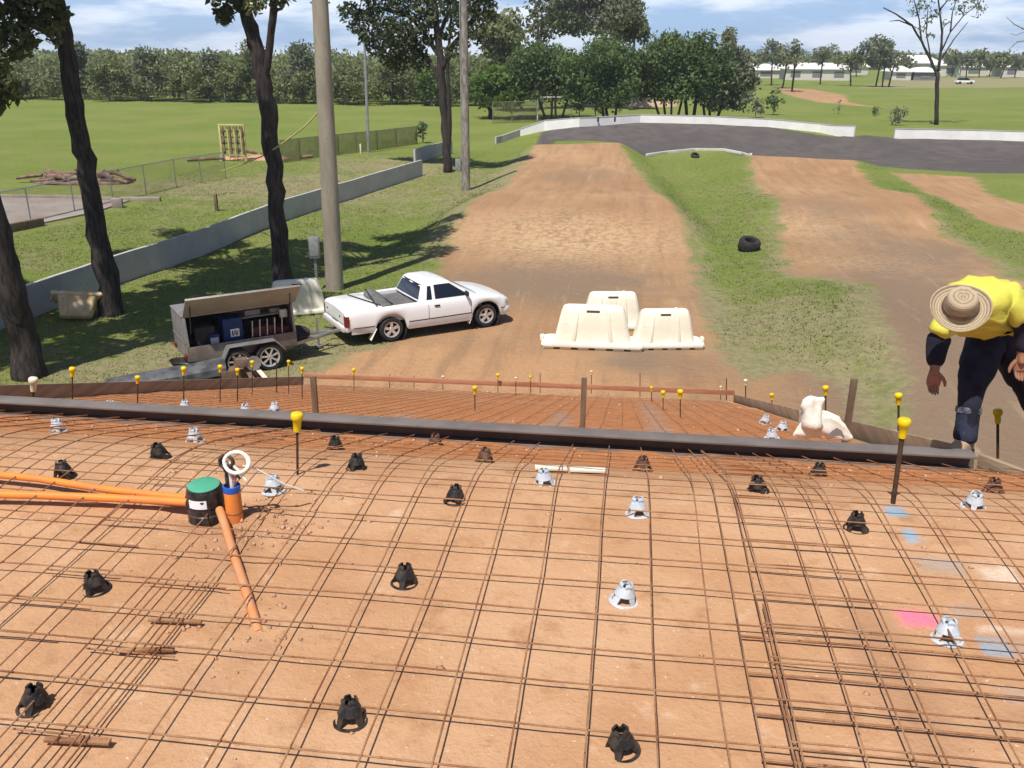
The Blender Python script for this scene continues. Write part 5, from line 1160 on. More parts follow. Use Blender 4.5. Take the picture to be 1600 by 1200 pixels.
fl = [W(*q, 0) for q in [(-60, 385), (51, 360), (119, 343), (179, 327), (230, 314), (277, 302), (316, 295), (354, 288)]]
fence(fl, 1.35, 'low chain link fence with thin posts along the near edge of the left field', wire=.004, cell=.13)
fl2 = [W(*q, 0) for q in [(440, 262), (470, 256), (500, 251), (530, 245), (558, 241), (590, 236), (620, 231), (652, 226)]]
fence(fl2, 1.35, 'brownish chain link fence behind the grey wall, ending at the clipped bush', wire=.012, cell=.12, pm_='wire', rr=.03)
bs = [W(*q, 0) for q in [(840, 188), (892, 188), (945, 188)]]
o = fence([np.array([p[0], p[1], 0]) for p in bs], 2.3, 'tall white pipe framed mesh backstop under the dark fig trees', name='mesh_backstop', pm_='wall_white', wire=.006, cell=.25, rr=.05)
fl3 = [W(*q, 0) for q in [(770, 193), (800, 192), (838, 190)]]
fence(fl3, 2.0, 'dark tall mesh fence left of the white backstop', wire=.01, cell=.14, pm_='wire', rr=.04)
# concrete slab with kerb
SL = pp([(-150, 318, 0), (180, 322, 0), (205, 326, 0), (150, 345, 0), (60, 365, 0), (-20, 382, 0), (-200, 420, 0)])
zs0 = max(Hs(p[0], p[1]) for p in SL)+.05
mb = MB(); mb.add([(p[0], p[1], zs0) for p in SL]+[(p[0], p[1], zs0-.5) for p in SL], [tuple(range(6, -1, -1))]+[(i, (i+1) % 7, 7+(i+1) % 7, 7+i) for i in range(7)])
tag(mb.build('concrete_slab', M['slab']), kind='structure')
kl = [W(-150, 316, .1), W(100, 319, .1), W(185, 322, .1), W(252, 322, .1)]; mb = MB()
for a, b in zip(kl[:-1], kl[1:]): mb.bar((a[0], a[1], zs0+.02), (b[0], b[1], zs0+.02), .22, .2)
tag(mb.build('slab_kerb', M['concrete'], bevel=.02), 'pale concrete kerb along the far edge of the slab at left', 'kerb')
tag(MB().bar((W(-20, 384, 0)[0], W(-20, 384, 0)[1], zs0), (W(70, 366, 0)[0], W(70, 366, 0)[1], zs0), .2, .5).build('slab_kerb', M['timber_dark'], bevel=.02), 'dark sleeper edging on the near side of the concrete slab', 'edging')
p = W(186, 336, 0); tag(MB().box((p[0], p[1], Hs(p[0], p[1])+.15), (.42, .35, .5), Matrix.Rotation(.4, 3, 'Z')).build('stone_block', M['slab'], bevel=.04), 'brown stone block at the corner of the concrete slab', 'block')
# climbing rack
rk = W(367, 258, 0); ro = empty('yellow_rack', (rk[0], rk[1], Hs(rk[0], rk[1])), .1, 'tall yellow timber rack with hanging straps standing in the left field', 'rack')
for x in (-.72, .72):
    MB().box((x, 0, 1.05), (.12, .12, 2.1)).build('post', M['rack_yellow'], ro, bevel=.01)
for x in (-.28, .12, .5): MB().box((x, .06, 1.05), (.07, .06, 1.98)).build('slat', M['rack_yellow'], ro, bevel=.008)
MB().box((0, 0, 2.13), (1.6, .14, .09)).build('top_beam', M['rack_yellow'], ro, bevel=.01)
for z in (.7, 1.05, 1.4, 1.75): MB().box((0, .11, z), (1.40, .035, .10)).build('cross_slat', M['rack_yellow'], ro, bevel=.006)
for x in (-.5, -.08, .32, .66):
    MB().tube([(x, -.08+.03*math.sin(k*2+x*9), 2.05-k*.18) for k in range(10)], [.05+.025*((k*7) % 3) for k in range(10)], 6).build('strap', M['timber_dark'], ro, smooth=True)
def pile(px, py, rx, n, label, nm, ln=1.2, soil=None):
    p = W(px, py, 0); o = empty(nm, (p[0], p[1], Hs(p[0], p[1])), 0, label, 'debris')
    if soil:
        pr = [(rx*(1.05-t), .20*rx*.5*math.sin(t*1.5)) for t in np.linspace(0, 1, 6)]
        mb = MB().lathe(pr+[(0, pr[-1][1]+.02)], n=22, sy=.55); mb.v = [(x+.15*float(fnoise(np.array([x]), np.array([y]), 1.5, 5)[0])*rx*.5, y, z+.25*float(fnoise(np.array([x]), np.array([y]), 2, 8)[0])) for x, y, z in mb.v]
        mb.build('soil_heap', soil, o, smooth=True, ang=180)
    for k in range(n):
        a = rng.uniform(-.5, .5)+(math.pi if rng.random() < .5 else 0); x, y = rng.normal(0, rx*.42), rng.normal(0, rx*.16); z = .08+.28*abs(rng.normal(0, .8)); L = ln*rng.uniform(.5, 1.2)
        v = Vector((math.cos(a), math.sin(a)*.6, rng.normal(0, .16)))*L/2
        MB().tube([Vector((x, y, z))-v, Vector((x, y, z+.03)), Vector((x, y, z))+v], [.09, .11, .07], 7).build('log', M['log'], o, smooth=True)
    return o
pile(130, 293, 2.6, 34, 'heap of grey brown logs and branches in the left field by the leaning trunk', 'log_pile', 1.6, M['log'])
pile(400, 253, 2.4, 6, 'low heap of red soil and sticks beside the yellow rack', 'soil_pile', 1.4, M['clod'])
tag(MB().tube([W(292, 250, .35), W(350, 247, .42)], .09, 8).build('fallen_log', M['log'], smooth=True), 'thin fallen log left of the yellow rack', 'log')
p = W(349, 257, 0); tag(MB().lathe([(.18, 0), (.16, .1), (.09, .35), (.06, .5), (0, .52)], c=(p[0], p[1], Hs(p[0], p[1])), n=14).build('white_cone', M['white_plast'], smooth=True), 'small white cone at the foot of the yellow rack', 'cone')
p = W(340, 340, 0); tag(MB().box((p[0], p[1], Hs(p[0], p[1])+.32), (.12, .12, .75)).build('short_post', M['timber_dark'], bevel=.01), 'short dark post just behind the grey wall', 'post')
p = W(564, 243, 0); tag(MB().box((p[0], p[1], Hs(p[0], p[1])+.3), (.10, .10, .7)).build('short_post', M['lath'], bevel=.01), 'short pale post at the foot of the thin lamp pole', 'post')
p = W(612, 226, 0)
rp = [AY(500, 172, 25.0), AY(478, 196, 25.0), AY(455, 214, 25.1), AY(434, 229, 25.2), AY(428, 233, 25.2)]
rp2 = [AY(428, 232, 25.2), AY(410, 244, 27), AY(380, 256, 30), AY(345, 268, 33)]; rp2[-1][2] = max(rp2[-1][2], Hs(rp2[-1][0], rp2[-1][1]))
tag(MB().tube(rp+rp2[1:], .022, 6).build('yellow_rope', M['rope'], smooth=True), 'yellow rope tied round the forked trunk and stretched to the concrete pole', 'rope')
# ------------------------------------------------------------------ trees
def leaf_cloud(clumps, dens, size, flat=.75, elong=1.7, shell=.55):
    """clumps (x,y,z,r) -> quads; many small leaf sprays through each clump's volume"""
    V = []; hue = []
    for c in clumps:
        x, y, z, r = c[:4]; hb_ = c[4] if len(c) > 4 else None; n = max(6, int(dens*(r/size)**2)); g = rng.normal(size=(n, 3)); g /= np.linalg.norm(g, axis=1)[:, None]
        rad = r*(shell+(1-shell)*rng.random(n))*(.75+.5*rng.random(n)); p = g*rad[:, None]*[1, 1, flat]+[x, y, z]
        u = rng.normal(size=(n, 3)); u /= np.linalg.norm(u, axis=1)[:, None]; w = rng.normal(size=(n, 3))+g*.6+[0, 0, .5]; w = np.cross(u, w); w /= (np.linalg.norm(w, axis=1)[:, None]+1e-9)
        s = size*(.6+.8*rng.random(n))[:, None]; a = u*s*elong*.5; b = w*s*.5
        V.append(np.stack([p-a, p+b*.9, p+a, p-b*.9], 1).reshape(-1, 3)); h0 = rng.random() if hb_ is None else np.clip(hb_+.25*(rng.random()-.5), 0, 1)
        hue.append(np.repeat(np.clip(.62*h0+.38*rng.random(n), 0, 1), 4))
    V = np.concatenate(V); return V, np.arange(len(V)).reshape(-1, 4), np.concatenate(hue)
def tree(name, base, label, paths, clumps, bark, leaf, dens=2.2, size=.2, group=None, twigs=True, flat=.75, shell=.5, cat='tree', crown='crown', seed=None):
    base = Vector(base); o = empty(name, tuple(base), 0, label, cat, group)
    if paths:
        mb = MB()
        for pts, rs in paths:
            pts = [Vector(p)-base for p in pts]; dense = []; rr = []
            for i in range(len(pts)-1):
                for k in range(4):
                    t = k/4; j = Vector(rng.normal(0, 1, 3))*rs[i]*.10; dense.append(pts[i].lerp(pts[i+1], t)+j); rr.append((rs[i]*(1-t)+rs[i+1]*t)*(1+rng.normal(0, .05)))
            dense.append(pts[-1]); rr.append(rs[-1]); mb.tube(dense, rr, 12 if rs[0] > .2 else 7)
        if twigs:
            ends = [Vector(p)-base for pts, rs in paths for p in pts[len(pts)//2:]]
            for c in clumps:
                q = Vector(c[:3])-base; e = min(ends, key=lambda v: (v-q).length); m_ = e.lerp(q, .55)+Vector((rng.normal(0, .1), rng.normal(0, .1), -.12*(q-e).length+.1)); r0 = min(.07, .02+.02*(q-e).length)
                mb.tube([e, m_, q], [r0, r0*.6, r0*.25], 5, caps=False)
        mb.build('trunk', bark, o, smooth=True, fix=False, ang=180)
    cl = [(c[0]-base.x, c[1]-base.y, c[2]-base.z, c[3]) for c in clumps]
    if cl:
        V, Fq, h = leaf_cloud(cl, dens, size, flat=flat, shell=shell); raw_mesh(crown, V, Fq, leaf, o, attrs=dict(hue=h))
    return o
def scatter(c, R, n, r0, r1, flat=.7):
    out = []
    for k in range(n):
        g = rng.normal(size=3); g /= np.linalg.norm(g); q = rng.random()**.4; out.append((c[0]+g[0]*R*q, c[1]+g[1]*R*q, c[2]+g[2]*R*flat*q, rng.uniform(r0, r1)))
    return out
def gb(px, py):
    p = W(px, py, 0); p[2] = Hs(p[0], p[1]); return p
# -- four near trunks at the left with their crowns above the frame
t1 = [J(48, 600, 16.6), J(34, 520, 16.6), J(14, 430, 16.5), J(-6, 345, 16.4), J(-40, 230, 16.2), J(-75, 100, 16.0), J(-110, -40, 15.8)]
t1[0].z = Hs(t1[0].x, t1[0].y)-.2
tree('leaning_tree', t1[0], 'dark leaning trunk at the far left edge, nearest to the ramp', [(t1, [.36, .29, .25, .23, .21, .19, .17]), ([t1[5], Vector((-19, 15.2, 11)), Vector((-20.5, 15, 13))], [.15, .1, .05])],
     scatter((-18.2, 15.6, 12.5), 2.8, 11, .55, .9)+scatter((-16.0, 13.5, 11.8), 2.4, 9, .55, .85)+scatter((-13.3, 15.4, 11.5), 2.2, 13, .5, .85), M['bark_dark'], M['leaf_euc'], 14, .14)
Y2 = 21.4
t2 = [J(178, 500, Y2), J(166, 430, Y2), J(148, 345, Y2), J(131, 250, Y2), J(118, 180, Y2), J(107, 110, Y2), J(102, 55, Y2), J(92, 15, Y2), J(80, -40, Y2), J(88, -150, Y2)]; t2[0].z = Hs(t2[0].x, t2[0].y)-.2
t2b = [J(92, 15, Y2), J(60, 2, 21.0), J(20, 8, 20.6), J(-20, 40, 20.4), J(-50, 80, 20.3)]
cl2 = [(*AY(px, py, Y), r) for px, py, Y, r in [(15, 30, 20.6, .55), (50, 22, 20.8, .45), (35, 62, 20.5, .38), (5, 75, 20.4, .5), (78, 40, 21, .34), (92, 22, 21.2, .3), (84, 62, 21, .2), (-30, 110, 20.3, .6), (5, 135, 20.2, .36), (-15, 155, 20.2, .4), (22, 150, 20.2, .22), (60, -10, 20.8, .5)]]
tree('eucalyptus', t2[0], 'tall dark eucalyptus trunk second from the left with leaf sprays at the top left corner', [(t2, [.33, .27, .25, .235, .225, .21, .19, .17, .15, .1]), (t2b, [.13, .10, .08, .05, .03])],
     cl2+scatter((-14.8, 22, 11.6), 3.0, 12, .5, .85)+scatter((-13.6, 19.8, 12.6), 2.4, 11, .5, .8)+scatter((-17.2, 24.2, 11.3), 2.6, 13, .5, .85)+scatter((-14.2, 18.0, 11.7), 2.4, 14, .5, .85)+scatter((-11.4, 17.6, 12.0), 1.9, 9, .5, .8), M['bark_dark'], M['leaf_euc'], 14, .115)
Y3 = 25.5
t3 = [J(443, 445, Y3), J(437, 380, Y3), J(431, 300, Y3), J(423, 220, Y3), J(415, 150, Y3), J(406, 100, Y3), J(396, 55, Y3), J(382, 10, Y3), J(366, -50, Y3), J(355, -140, Y3)]; t3[0].z = Hs(t3[0].x, t3[0].y)-.2
t3b = [J(413, 140, Y3), J(419, 95, 25.4), J(425, 40, 25.3), J(430, 0, 25.2), J(440, -60, 25.1), J(450, -140, 25)]
cl3 = [(*AY(px, py, Y), r) for px, py, Y, r in [(348, 18, 25.3, .32), (352, 30, 25.3, .22), (398, 8, 25.2, .28), (372, 6, 25.4, .3), (432, -5, 25.2, .4), (340, -25, 25, .6)]]
tree('eucalyptus', t3[0], 'dark forked trunk with a yellow rope tied round it, left of the concrete pole', [(t3, [.30, .26, .24, .24, .24, .22, .2, .18, .15, .1]), (t3b, [.12, .11, .11, .10, .09, .07])],
     cl3+scatter((-11.6, 26.0, 11.3), 2.8, 13, .5, .85)+scatter((-10.0, 29, 11.8), 1.9, 7, .5, .8)+scatter((-11.2, 27.0, 11.5), 2.1, 12, .5, .85)+scatter((-9.3, 25.0, 11.2), 1.2, 4, .5, .8)+scatter((-12.8, 23.5, 11.2), 1.8, 8, .5, .8), M['bark_dark'], M['leaf_euc'], 14, .12)
t0 = [Vector((-17.5, 12.4, -.2)), Vector((-17.3, 12.5, 4)), Vector((-16.8, 12.8, 8)), Vector((-16.4, 13.2, 12))]; t0[0].z = Hs(-17.5, 12.4)-.2  # unseen tree, added so its crown shades the near left ground
tree('eucalyptus', t0[0], 'unseen eucalyptus added for its shade beside the hill, outside the left edge of the view', [(t0, [.4, .33, .27, .15])], scatter((-16.0, 13.8, 11.2), 3.0, 12, .6, .95)+scatter((-14.3, 15.6, 11.8), 2.2, 7, .5, .85), M['bark_dark'], M['leaf_euc'], 13, .16)
Y4 = 52.0
t4 = [J(700, 278, Y4), J(697, 220, Y4), J(692, 150, Y4), J(689, 95, Y4), J(683, 50, Y4), J(678, 0, Y4), J(672, -70, Y4)]; t4[0].z = Hs(t4[0].x, t4[0].y)-.2
br = [[J(691, 110, Y4), J(706, 75, 51.6), J(728, 45, 51.2), J(748, 15, 51)], [J(688, 90, Y4), J(668, 60, 52.4), J(640, 25, 52.8), J(610, 8, 53)], [J(684, 60, Y4), J(700, 20, 52), J(712, -40, 52)], [J(692, 150, Y4), J(680, 110, 52), J(662, 85, 52.3), J(630, 62, 52.6), J(590, 45, 53)], [J(700, 250, Y4), J(703, 180, 51.8), J(699, 110, 51.7), J(704, 40, 51.6), J(712, -30, 51.5)], [J(640, 25, 52.8), J(590, 12, 53), J(560, 22, 53)]]
cl4 = [(*AY(px, py, Y), r) for px, py, Y, r in [(548, 18, 53, .8), (560, 42, 53, .6), (575, 60, 53, .6), (600, 42, 52.5, 1.1), (622, 55, 52, 1.2), (610, 80, 52.6, 1.0), (640, 75, 52.4, 1.1), (655, 95, 52.4, .8), (618, 100, 52.6, .7), (650, 40, 52, .9), (590, 5, 53, .9), (630, 5, 52.6, .9), (662, 10, 52, .8), (700, 10, 51.6, .9), (730, 20, 51.2, 1.0), (752, 12, 51, .8), (765, 25, 51, .6), (740, 48, 51, .7), (745, 60, 51, .35), (712, 45, 51.6, .6), (705, 80, 51.6, .5), (722, 70, 51.3, .45), (675, 30, 52, .7), (575, 25, 53, .6), (560, -20, 53, 1), (650, -30, 52.3, 1.2), (700, -35, 51.6, 1.2), (750, -25, 51, 1.), (610, -30, 52.8, 1.1), (760, -5, 51, .7), (690, 55, 52, .4), (668, 62, 52.2, .5), (585, 78, 53, .5)]]
tree('forked_tree', t4[0], 'dark multi stemmed tree with airy crown between the two power poles', [(t4, [.29, .25, .23, .21, .18, .15, .12])]+[(b, [.17]+[.15-.035*i for i in range(len(b)-1)]) for b in br[:1]]+[(b, list(np.linspace(.15, .05, len(b)))) for b in br[1:]], cl4, M['bark_dark'], M['leaf_dark'], 9.5, .16)

# -- small clipped bush and saplings
def bush(px, py, w, h, label, leaf='leaf_belt', nm='bush', size=.18, n=14, z=None):
    b = gb(px, py); cl = [(b[0]+rng.normal(0, w*.22), b[1]+rng.normal(0, w*.2), b[2]+h*(.22+.6*rng.random()), w*rng.uniform(.22, .34)) for k in range(n)]
    return tree(nm, b, label, [([b-[0, 0, .1], b+[0, 0, h*.5], b+[.05, 0, h*.85]], [.06, .05, .02])], cl, M['bark_grey'], M[leaf], 2.3, size, cat='bush', crown='foliage')
bush(661, 224, 1.0, 1.9, 'narrow clipped dark bush at the end of the brown chain link fence', 'leaf_fig', n=20)
bush(1368, 181, .9, 1.1, 'small round bright green bush in the right field, left of the greyer one', 'leaf_bright')
bush(1400, 196, 1.8, 1.7, 'thin greyish shrub just behind the left end of the straight white wall', 'leaf_grey', n=10, size=.15)
bush(1310, 178, .9, 1.9, 'faint sapling in the right field left of the round bush', 'leaf_grey', n=5, size=.14)
bush(1208, 180, 1.9, 3.2, 'leafy green shrub at the right end of the fig trees', 'leaf_fig', n=18, size=.25)
bush(1180, 184, 2.0, 2.4, 'grey dry shrub at the right under the figs', 'leaf_grey', n=14, size=.2)
bush(930, 183, 1.6, 2.8, 'light grey leaning shrub right of the white backstop', 'leaf_grey', n=14, size=.22)
bush(905, 184, 1.6, 3.2, 'pale green shrub behind the white backstop', 'leaf_belt', n=14, size=.24)

# -- fig trees behind the turn
def fig(px, pbase, px0, px1, ptop, pbot, label, leaf='leaf_fig', Y=None, n=34, size=.22, dens=4.2, trunks=1, r=(1.0, 1.7), bark='bark_dark', nm='fig_tree'):
    b = gb(px, pbase)
    if Y: b = AY(px, pbase, Y); b[2] = Hs(b[0], b[1])
    Y = b[1]; A = AY(px0, ptop, Y); Bq = AY(px1, pbot, Y); cx, cz = (A[0]+Bq[0])/2, (A[2]+Bq[2])/2; hw, hh = (Bq[0]-A[0])/2, (A[2]-Bq[2])/2
    cl = []; n = int(n*(1.9 if nm == 'fig_tree' else 1.5)); pbot_ = pbot
    for k in range(n):
        a = rng.random()*6.283; q = rng.random()**.45; x = math.cos(a)*q; z = math.sin(a)*q if nm != 'fig_tree' or abs(x) > .5 else max(math.sin(a)*q, -.85)
        rr = rng.uniform(*r); cl.append((cx+x*(hw-rr*.75), Y+rng.normal(0, .4)*hw*.8, cz+z*(hh-rr*.6)-.25*hh*x*x, rr))
    pa = []; tk = .55 if nm in ('field_tree', 'distant_tree', 'belt_tree') else .8
    for k in range(trunks):
        x0 = b[0]+(k-(trunks-1)/2)*.5; top = (x0+rng.normal(0, .6)+(k-(trunks-1)/2)*.8, Y+rng.normal(0, .4), cz+.2*hh); pa.append(([(x0, Y, b[2]-.2), ((x0+top[0])/2+rng.normal(0, .15), Y, (b[2]+cz)/2), top], [tk*.32/trunks**.5, tk*.26/trunks**.5, tk*.12]))
        for j in range(3): e = cl[rng.integers(len(cl))]; pa.append(([pa[-1-j][0][1], ((x0+e[0])/2, (Y+e[1])/2, cz-.2*hh), e[:3]], [tk*.15, tk*.10, tk*.03]))
    return tree(nm, b, label, pa, cl, M[bark], M[leaf], dens, size, shell=.45)
fig(768, 186, 728, 830, 95, 172, 'light green low tree at the left end of the dark figs', 'leaf_bright', n=26, r=(.8, 1.4), size=.3)
fig(865, 186, 775, 930, 58, 166, 'broad dark fig with a dense crown above the white backstop', n=46, trunks=4)
fig(952, 190, 888, 1005, 52, 176, 'dark fig left of the gap of bare earth', n=42, trunks=3)
fig(1045, 190, 985, 1090, 48, 165, 'dark fig with bundled trunks right of the gap of bare earth', n=42, trunks=4)
fig(1078, 190, 1040, 1150, 45, 160, 'tall dark fig with straight thin trunks in the middle of the right group', 'leaf_fig', n=36, trunks=2)
fig(1110, 190, 1080, 1185, 62, 182, 'greyish open tree leaning right at the end of the figs', 'leaf_grey', n=36, trunks=3, r=(.8, 1.5), size=.28)
fig(1145, 150, 1128, 1150, 40, 90, 'thin pointed tree poking up behind the right figs', 'leaf_belt', Y=140, n=10, r=(.8, 1.2))
fig(845, 170, 815, 880, -25, 70, 'tall airy eucalyptus behind the left figs', 'leaf_euc', Y=112, n=20, r=(1.0, 1.7), size=.34, nm='eucalyptus', bark='bark_grey', dens=1.5)
fig(935, 165, 850, 1010, -60, 62, 'biggest spreading eucalyptus crown rising behind the figs', 'leaf_grey', Y=118, n=70, r=(1.2, 2.1), size=.28, dens=3.4, nm='eucalyptus', bark='bark_grey')
fig(985, 165, 950, 1020, 15, 70, 'smaller rounded crown right of the biggest eucalyptus', 'leaf_euc', Y=114, n=20, r=(.9, 1.6), size=.36, nm='eucalyptus', bark='bark_grey')
fig(790, 165, 745, 830, 5, 130, 'dark tree between the second pole and the figs', 'leaf_belt', Y=108, n=34, r=(1.0, 1.7), size=.34, nm='eucalyptus')
b = W(985, 165, 0); tag(MB().lathe([(6.5, -.3), (5.5, .8), (3.5, 1.7), (1.5, 2.1), (0, 2.15)], c=(b[0], b[1], Hs(b[0], b[1])), n=24, sy=.6).build('earth_mound', pm('mound', (.42, .29, .19), (.5, .36, .25), .8, .95), smooth=True), 'mound of bare pale earth seen through the gap in the figs', 'mound')

# -- the tall sparse tree at the right, bare twigs
b5 = gb(1463, 195); Y5 = b5[1]
p5 = [[J(1463, 196, Y5), J(1464, 150, Y5), J(1465, 112, Y5)], [J(1465, 114, Y5), J(1470, 80, Y5), J(1472, 50, Y5), J(1468, 15, Y5), J(1462, -30, Y5)], [J(1464, 118, Y5), J(1455, 95, Y5), J(1440, 65, Y5), J(1425, 40, Y5), J(1400, 22, Y5), J(1380, 12, Y5)],
      [J(1470, 82, Y5), J(1485, 50, Y5), J(1505, 25, Y5), J(1530, 5, Y5)], [J(1472, 90, Y5), J(1490, 62, Y5), J(1512, 35, Y5)], [J(1440, 65, Y5), J(1436, 30, Y5), J(1428, 0, Y5), J(1425, -30, Y5)], [J(1468, 15, Y5), J(1490, -10, Y5)], [J(1455, 95, Y5), J(1447, 50, Y5), J(1450, 10, Y5)], [J(1485, 50, Y5), J(1488, 20, Y5), J(1500, -20, Y5)], [J(1425, 40, Y5), J(1405, 32, Y5), J(1390, 33, Y5)]]
cl5 = [(*AY(px, py, Y5+rng.normal(0, 1)), r) for px, py, r in [(1430, 15, .8), (1445, 5, .9), (1425, -5, .8), (1450, 30, .7), (1462, 20, .6), (1440, 45, .5), (1500, 15, .8), (1520, 5, .9), (1535, 15, .5), (1490, -5, .9), (1470, -20, 1.1), (1510, -25, 1.2), (1430, -35, 1.2), (1455, 55, .4), (1478, 35, .5), (1540, -10, .7), (1525, 25, .4)]]
tree('sparse_tree', b5, 'tall sparse tree with bare forked limbs behind the straight white wall', [(p, list(np.linspace(.21 if i == 0 else .15 if i < 3 else .08, .18 if i == 0 else .05 if i < 3 else .03, len(p)))) for i, p in enumerate(p5)], cl5, M['bark_dark'], M['leaf_grey'], 2.6, .17)
Y6 = 60.
b6 = Vector((37.5, Y6, Hs(37.5, Y6)))
tree('bare_tree', b6, 'nearly bare tree whose twigs enter at the top right edge', [([b6, Vector((37.3, Y6, 5)), J(1640, 60, Y6)], [.2, .16, .1]), ([J(1640, 75, Y6), J(1612, 62, Y6), J(1590, 65, Y6), J(1575, 78, Y6)], [.06, .05, .04, .015]), ([J(1640, 50, Y6), J(1605, 48, Y6), J(1585, 38, Y6), J(1572, 26, Y6)], [.06, .04, .03, .012]), ([J(1605, 48, Y6), J(1588, 55, Y6), J(1578, 52, Y6)], [.03, .02, .01])], [], M['bark_grey'], M['leaf_grey'])

# -- distant trees at the right in front of the houses
for px, pb, ptop, w, lab, lf, n in [(1205, 135, 58, 45, 'round grey tree at the left end of the far right row', 'leaf_grey', 22), (1222, 140, 68, 34, 'thin grey tree before the long white roof, with a leaning trunk', 'leaf_grey', 12), (1237, 145, 55, 48, 'leaning airy tree with a slanting pale trunk', 'leaf_grey', 12),
   (1281, 133, 68, 36, 'slim trunked tree standing at the end of the earth track', 'leaf_grey', 11), (1300, 118, 66, 34, 'dark green rounded tree behind the long white roof', 'leaf_belt', 20), (1329, 136, 78, 46, 'spreading low tree with one dark trunk', 'leaf_belt', 16), (1368, 137, 48, 62, 'tallest of the far right clump, with two trunks', 'leaf_grey', 26), (1378, 138, 60, 50, 'middle trunk of the far right clump', 'leaf_grey', 16), (1388, 137, 75, 70, 'right leaning tree of the far clump', 'leaf_grey', 16)]:
    fig(px, pb, px-w/2, px+w/2, ptop, ptop+(pb-ptop)*.55, lab, lf, n=n, r=(.8, 1.6), size=.36, nm='field_tree', dens=2.4)
for i, (px, h, w, lf) in enumerate([(1160, 80, 40, 'leaf_belt'), (1185, 88, 30, 'leaf_belt'), (1262, 96, 24, 'leaf_belt'), (1340, 84, 30, 'leaf_belt'), (1415, 92, 24, 'leaf_belt'), (1490, 76, 26, 'leaf_belt'), (1512, 82, 22, 'leaf_grey'), (1532, 72, 26, 'leaf_belt'), (1548, 86, 20, 'leaf_grey'), (1566, 80, 22, 'leaf_belt'), (1588, 88, 18, 'leaf_grey'), (1605, 80, 24, 'leaf_belt')]):
    fig(px, 106, px-w/2, px+w/2, h, 106, 'dark distant tree among the white roofed houses', lf, Y=300+10*(i % 3), n=12, r=(1.8, 3.2), size=.9, nm='distant_tree', dens=1.8); bpy.context.scene.objects
for o in list(C.objects):
    if o.name.startswith('distant_tree'): o['group'] = 'distant trees among the houses'

# -- tree belt behind the left field: mass plus the trees that rise above it
cl = []
for k in range(150):                                        # crowns standing close together in three loose rows
    px = -130+930*((k*0.61803) % 1)+rng.normal(0, 4); Yb = (118.5, 124, 131)[k % 3]+rng.normal(0, 1.5); p = AY(px, 150, Yb); hh = rng.uniform(3.0, 6.2)+.9*(k % 3); ww = rng.uniform(1.3, 2.6); hb = rng.random()
    for q in range(13):
        g = rng.normal(size=3); g /= np.linalg.norm(g); t = rng.random()**.4
        cl.append((p[0]+g[0]*ww*t, Yb+g[1]*ww*t*.8, max(.5, hh*.56+g[2]*hh*.40*t), rng.uniform(.6, 1.15), hb))
for k in range(420):
    px = rng.uniform(-130, 805); Yb = rng.uniform(117, 133); p = AY(px, 150, Yb); cl.append((p[0], Yb, rng.uniform(.2, 2.4), rng.uniform(.6, 1.2), .25*rng.random()))
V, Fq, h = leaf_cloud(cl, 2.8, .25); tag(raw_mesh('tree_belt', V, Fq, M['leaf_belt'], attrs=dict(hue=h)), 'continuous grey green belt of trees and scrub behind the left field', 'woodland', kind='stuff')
cl = []
for k in range(600):
    px = rng.uniform(1100, 1700); Yb = rng.uniform(420, 560); p = AY(px, 90, Yb); cl.append((p[0], Yb, rng.uniform(.5, 5.5), rng.uniform(2.2, 4)))
for k in range(1500):
    px = rng.uniform(-300, 1150); Yb = rng.uniform(200, 330); p = AY(px, 90, Yb); cl.append((p[0], Yb, rng.uniform(.5, 5.2), rng.uniform(1.6, 2.8)))
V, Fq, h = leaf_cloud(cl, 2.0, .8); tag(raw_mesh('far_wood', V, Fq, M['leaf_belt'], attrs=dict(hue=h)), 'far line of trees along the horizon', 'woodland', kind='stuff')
for px, ptop, w, lf, lab in [(28, 95, 70, 'leaf_belt', 'wide grey tree of the belt behind the leaning trunk at the far left'), (125, 58, 30, 'leaf_grey', 'slender tall tree of the belt right beside the second trunk'), (172, 88, 60, 'leaf_belt', 'low wide tree of the belt right of the second trunk'), (232, 68, 72, 'leaf_grey', 'rounded pale crowned tree standing highest left of the belt middle'), (292, 92, 60, 'leaf_belt', 'low dark tree in the middle of the belt'), (330, 76, 50, 'leaf_grey', 'dotted crowned tree left of the bright green one in the belt'),
   (368, 92, 56, 'leaf_bright', 'brightest green tree in the belt left of the forked trunk'), (400, 62, 66, 'leaf_belt', 'tall dome shaped tree behind the forked trunk'), (470, 60, 46, 'leaf_grey', 'airy flat topped tree just left of the concrete pole'), (455, 108, 50, 'leaf_grey', 'pale bushy tree below the flat topped one by the concrete pole'), (540, 95, 60, 'leaf_belt', 'mid green tree of the belt right of the concrete pole'), (610, 100, 66, 'leaf_belt', 'dark tree of the belt under the forked tree crown'), (672, 102, 50, 'leaf_bright', 'light green tree of the belt behind the multi stemmed trunk'), (742, 108, 50, 'leaf_belt', 'dark tree of the belt right of the second pole')]:
    fig(px, 155, px-w/2, px+w/2, ptop, 150, lab, lf, Y=rng.uniform(116, 121), n=26, r=(.8, 1.5), size=.24, dens=3.6, nm='belt_tree', bark='bark_grey')

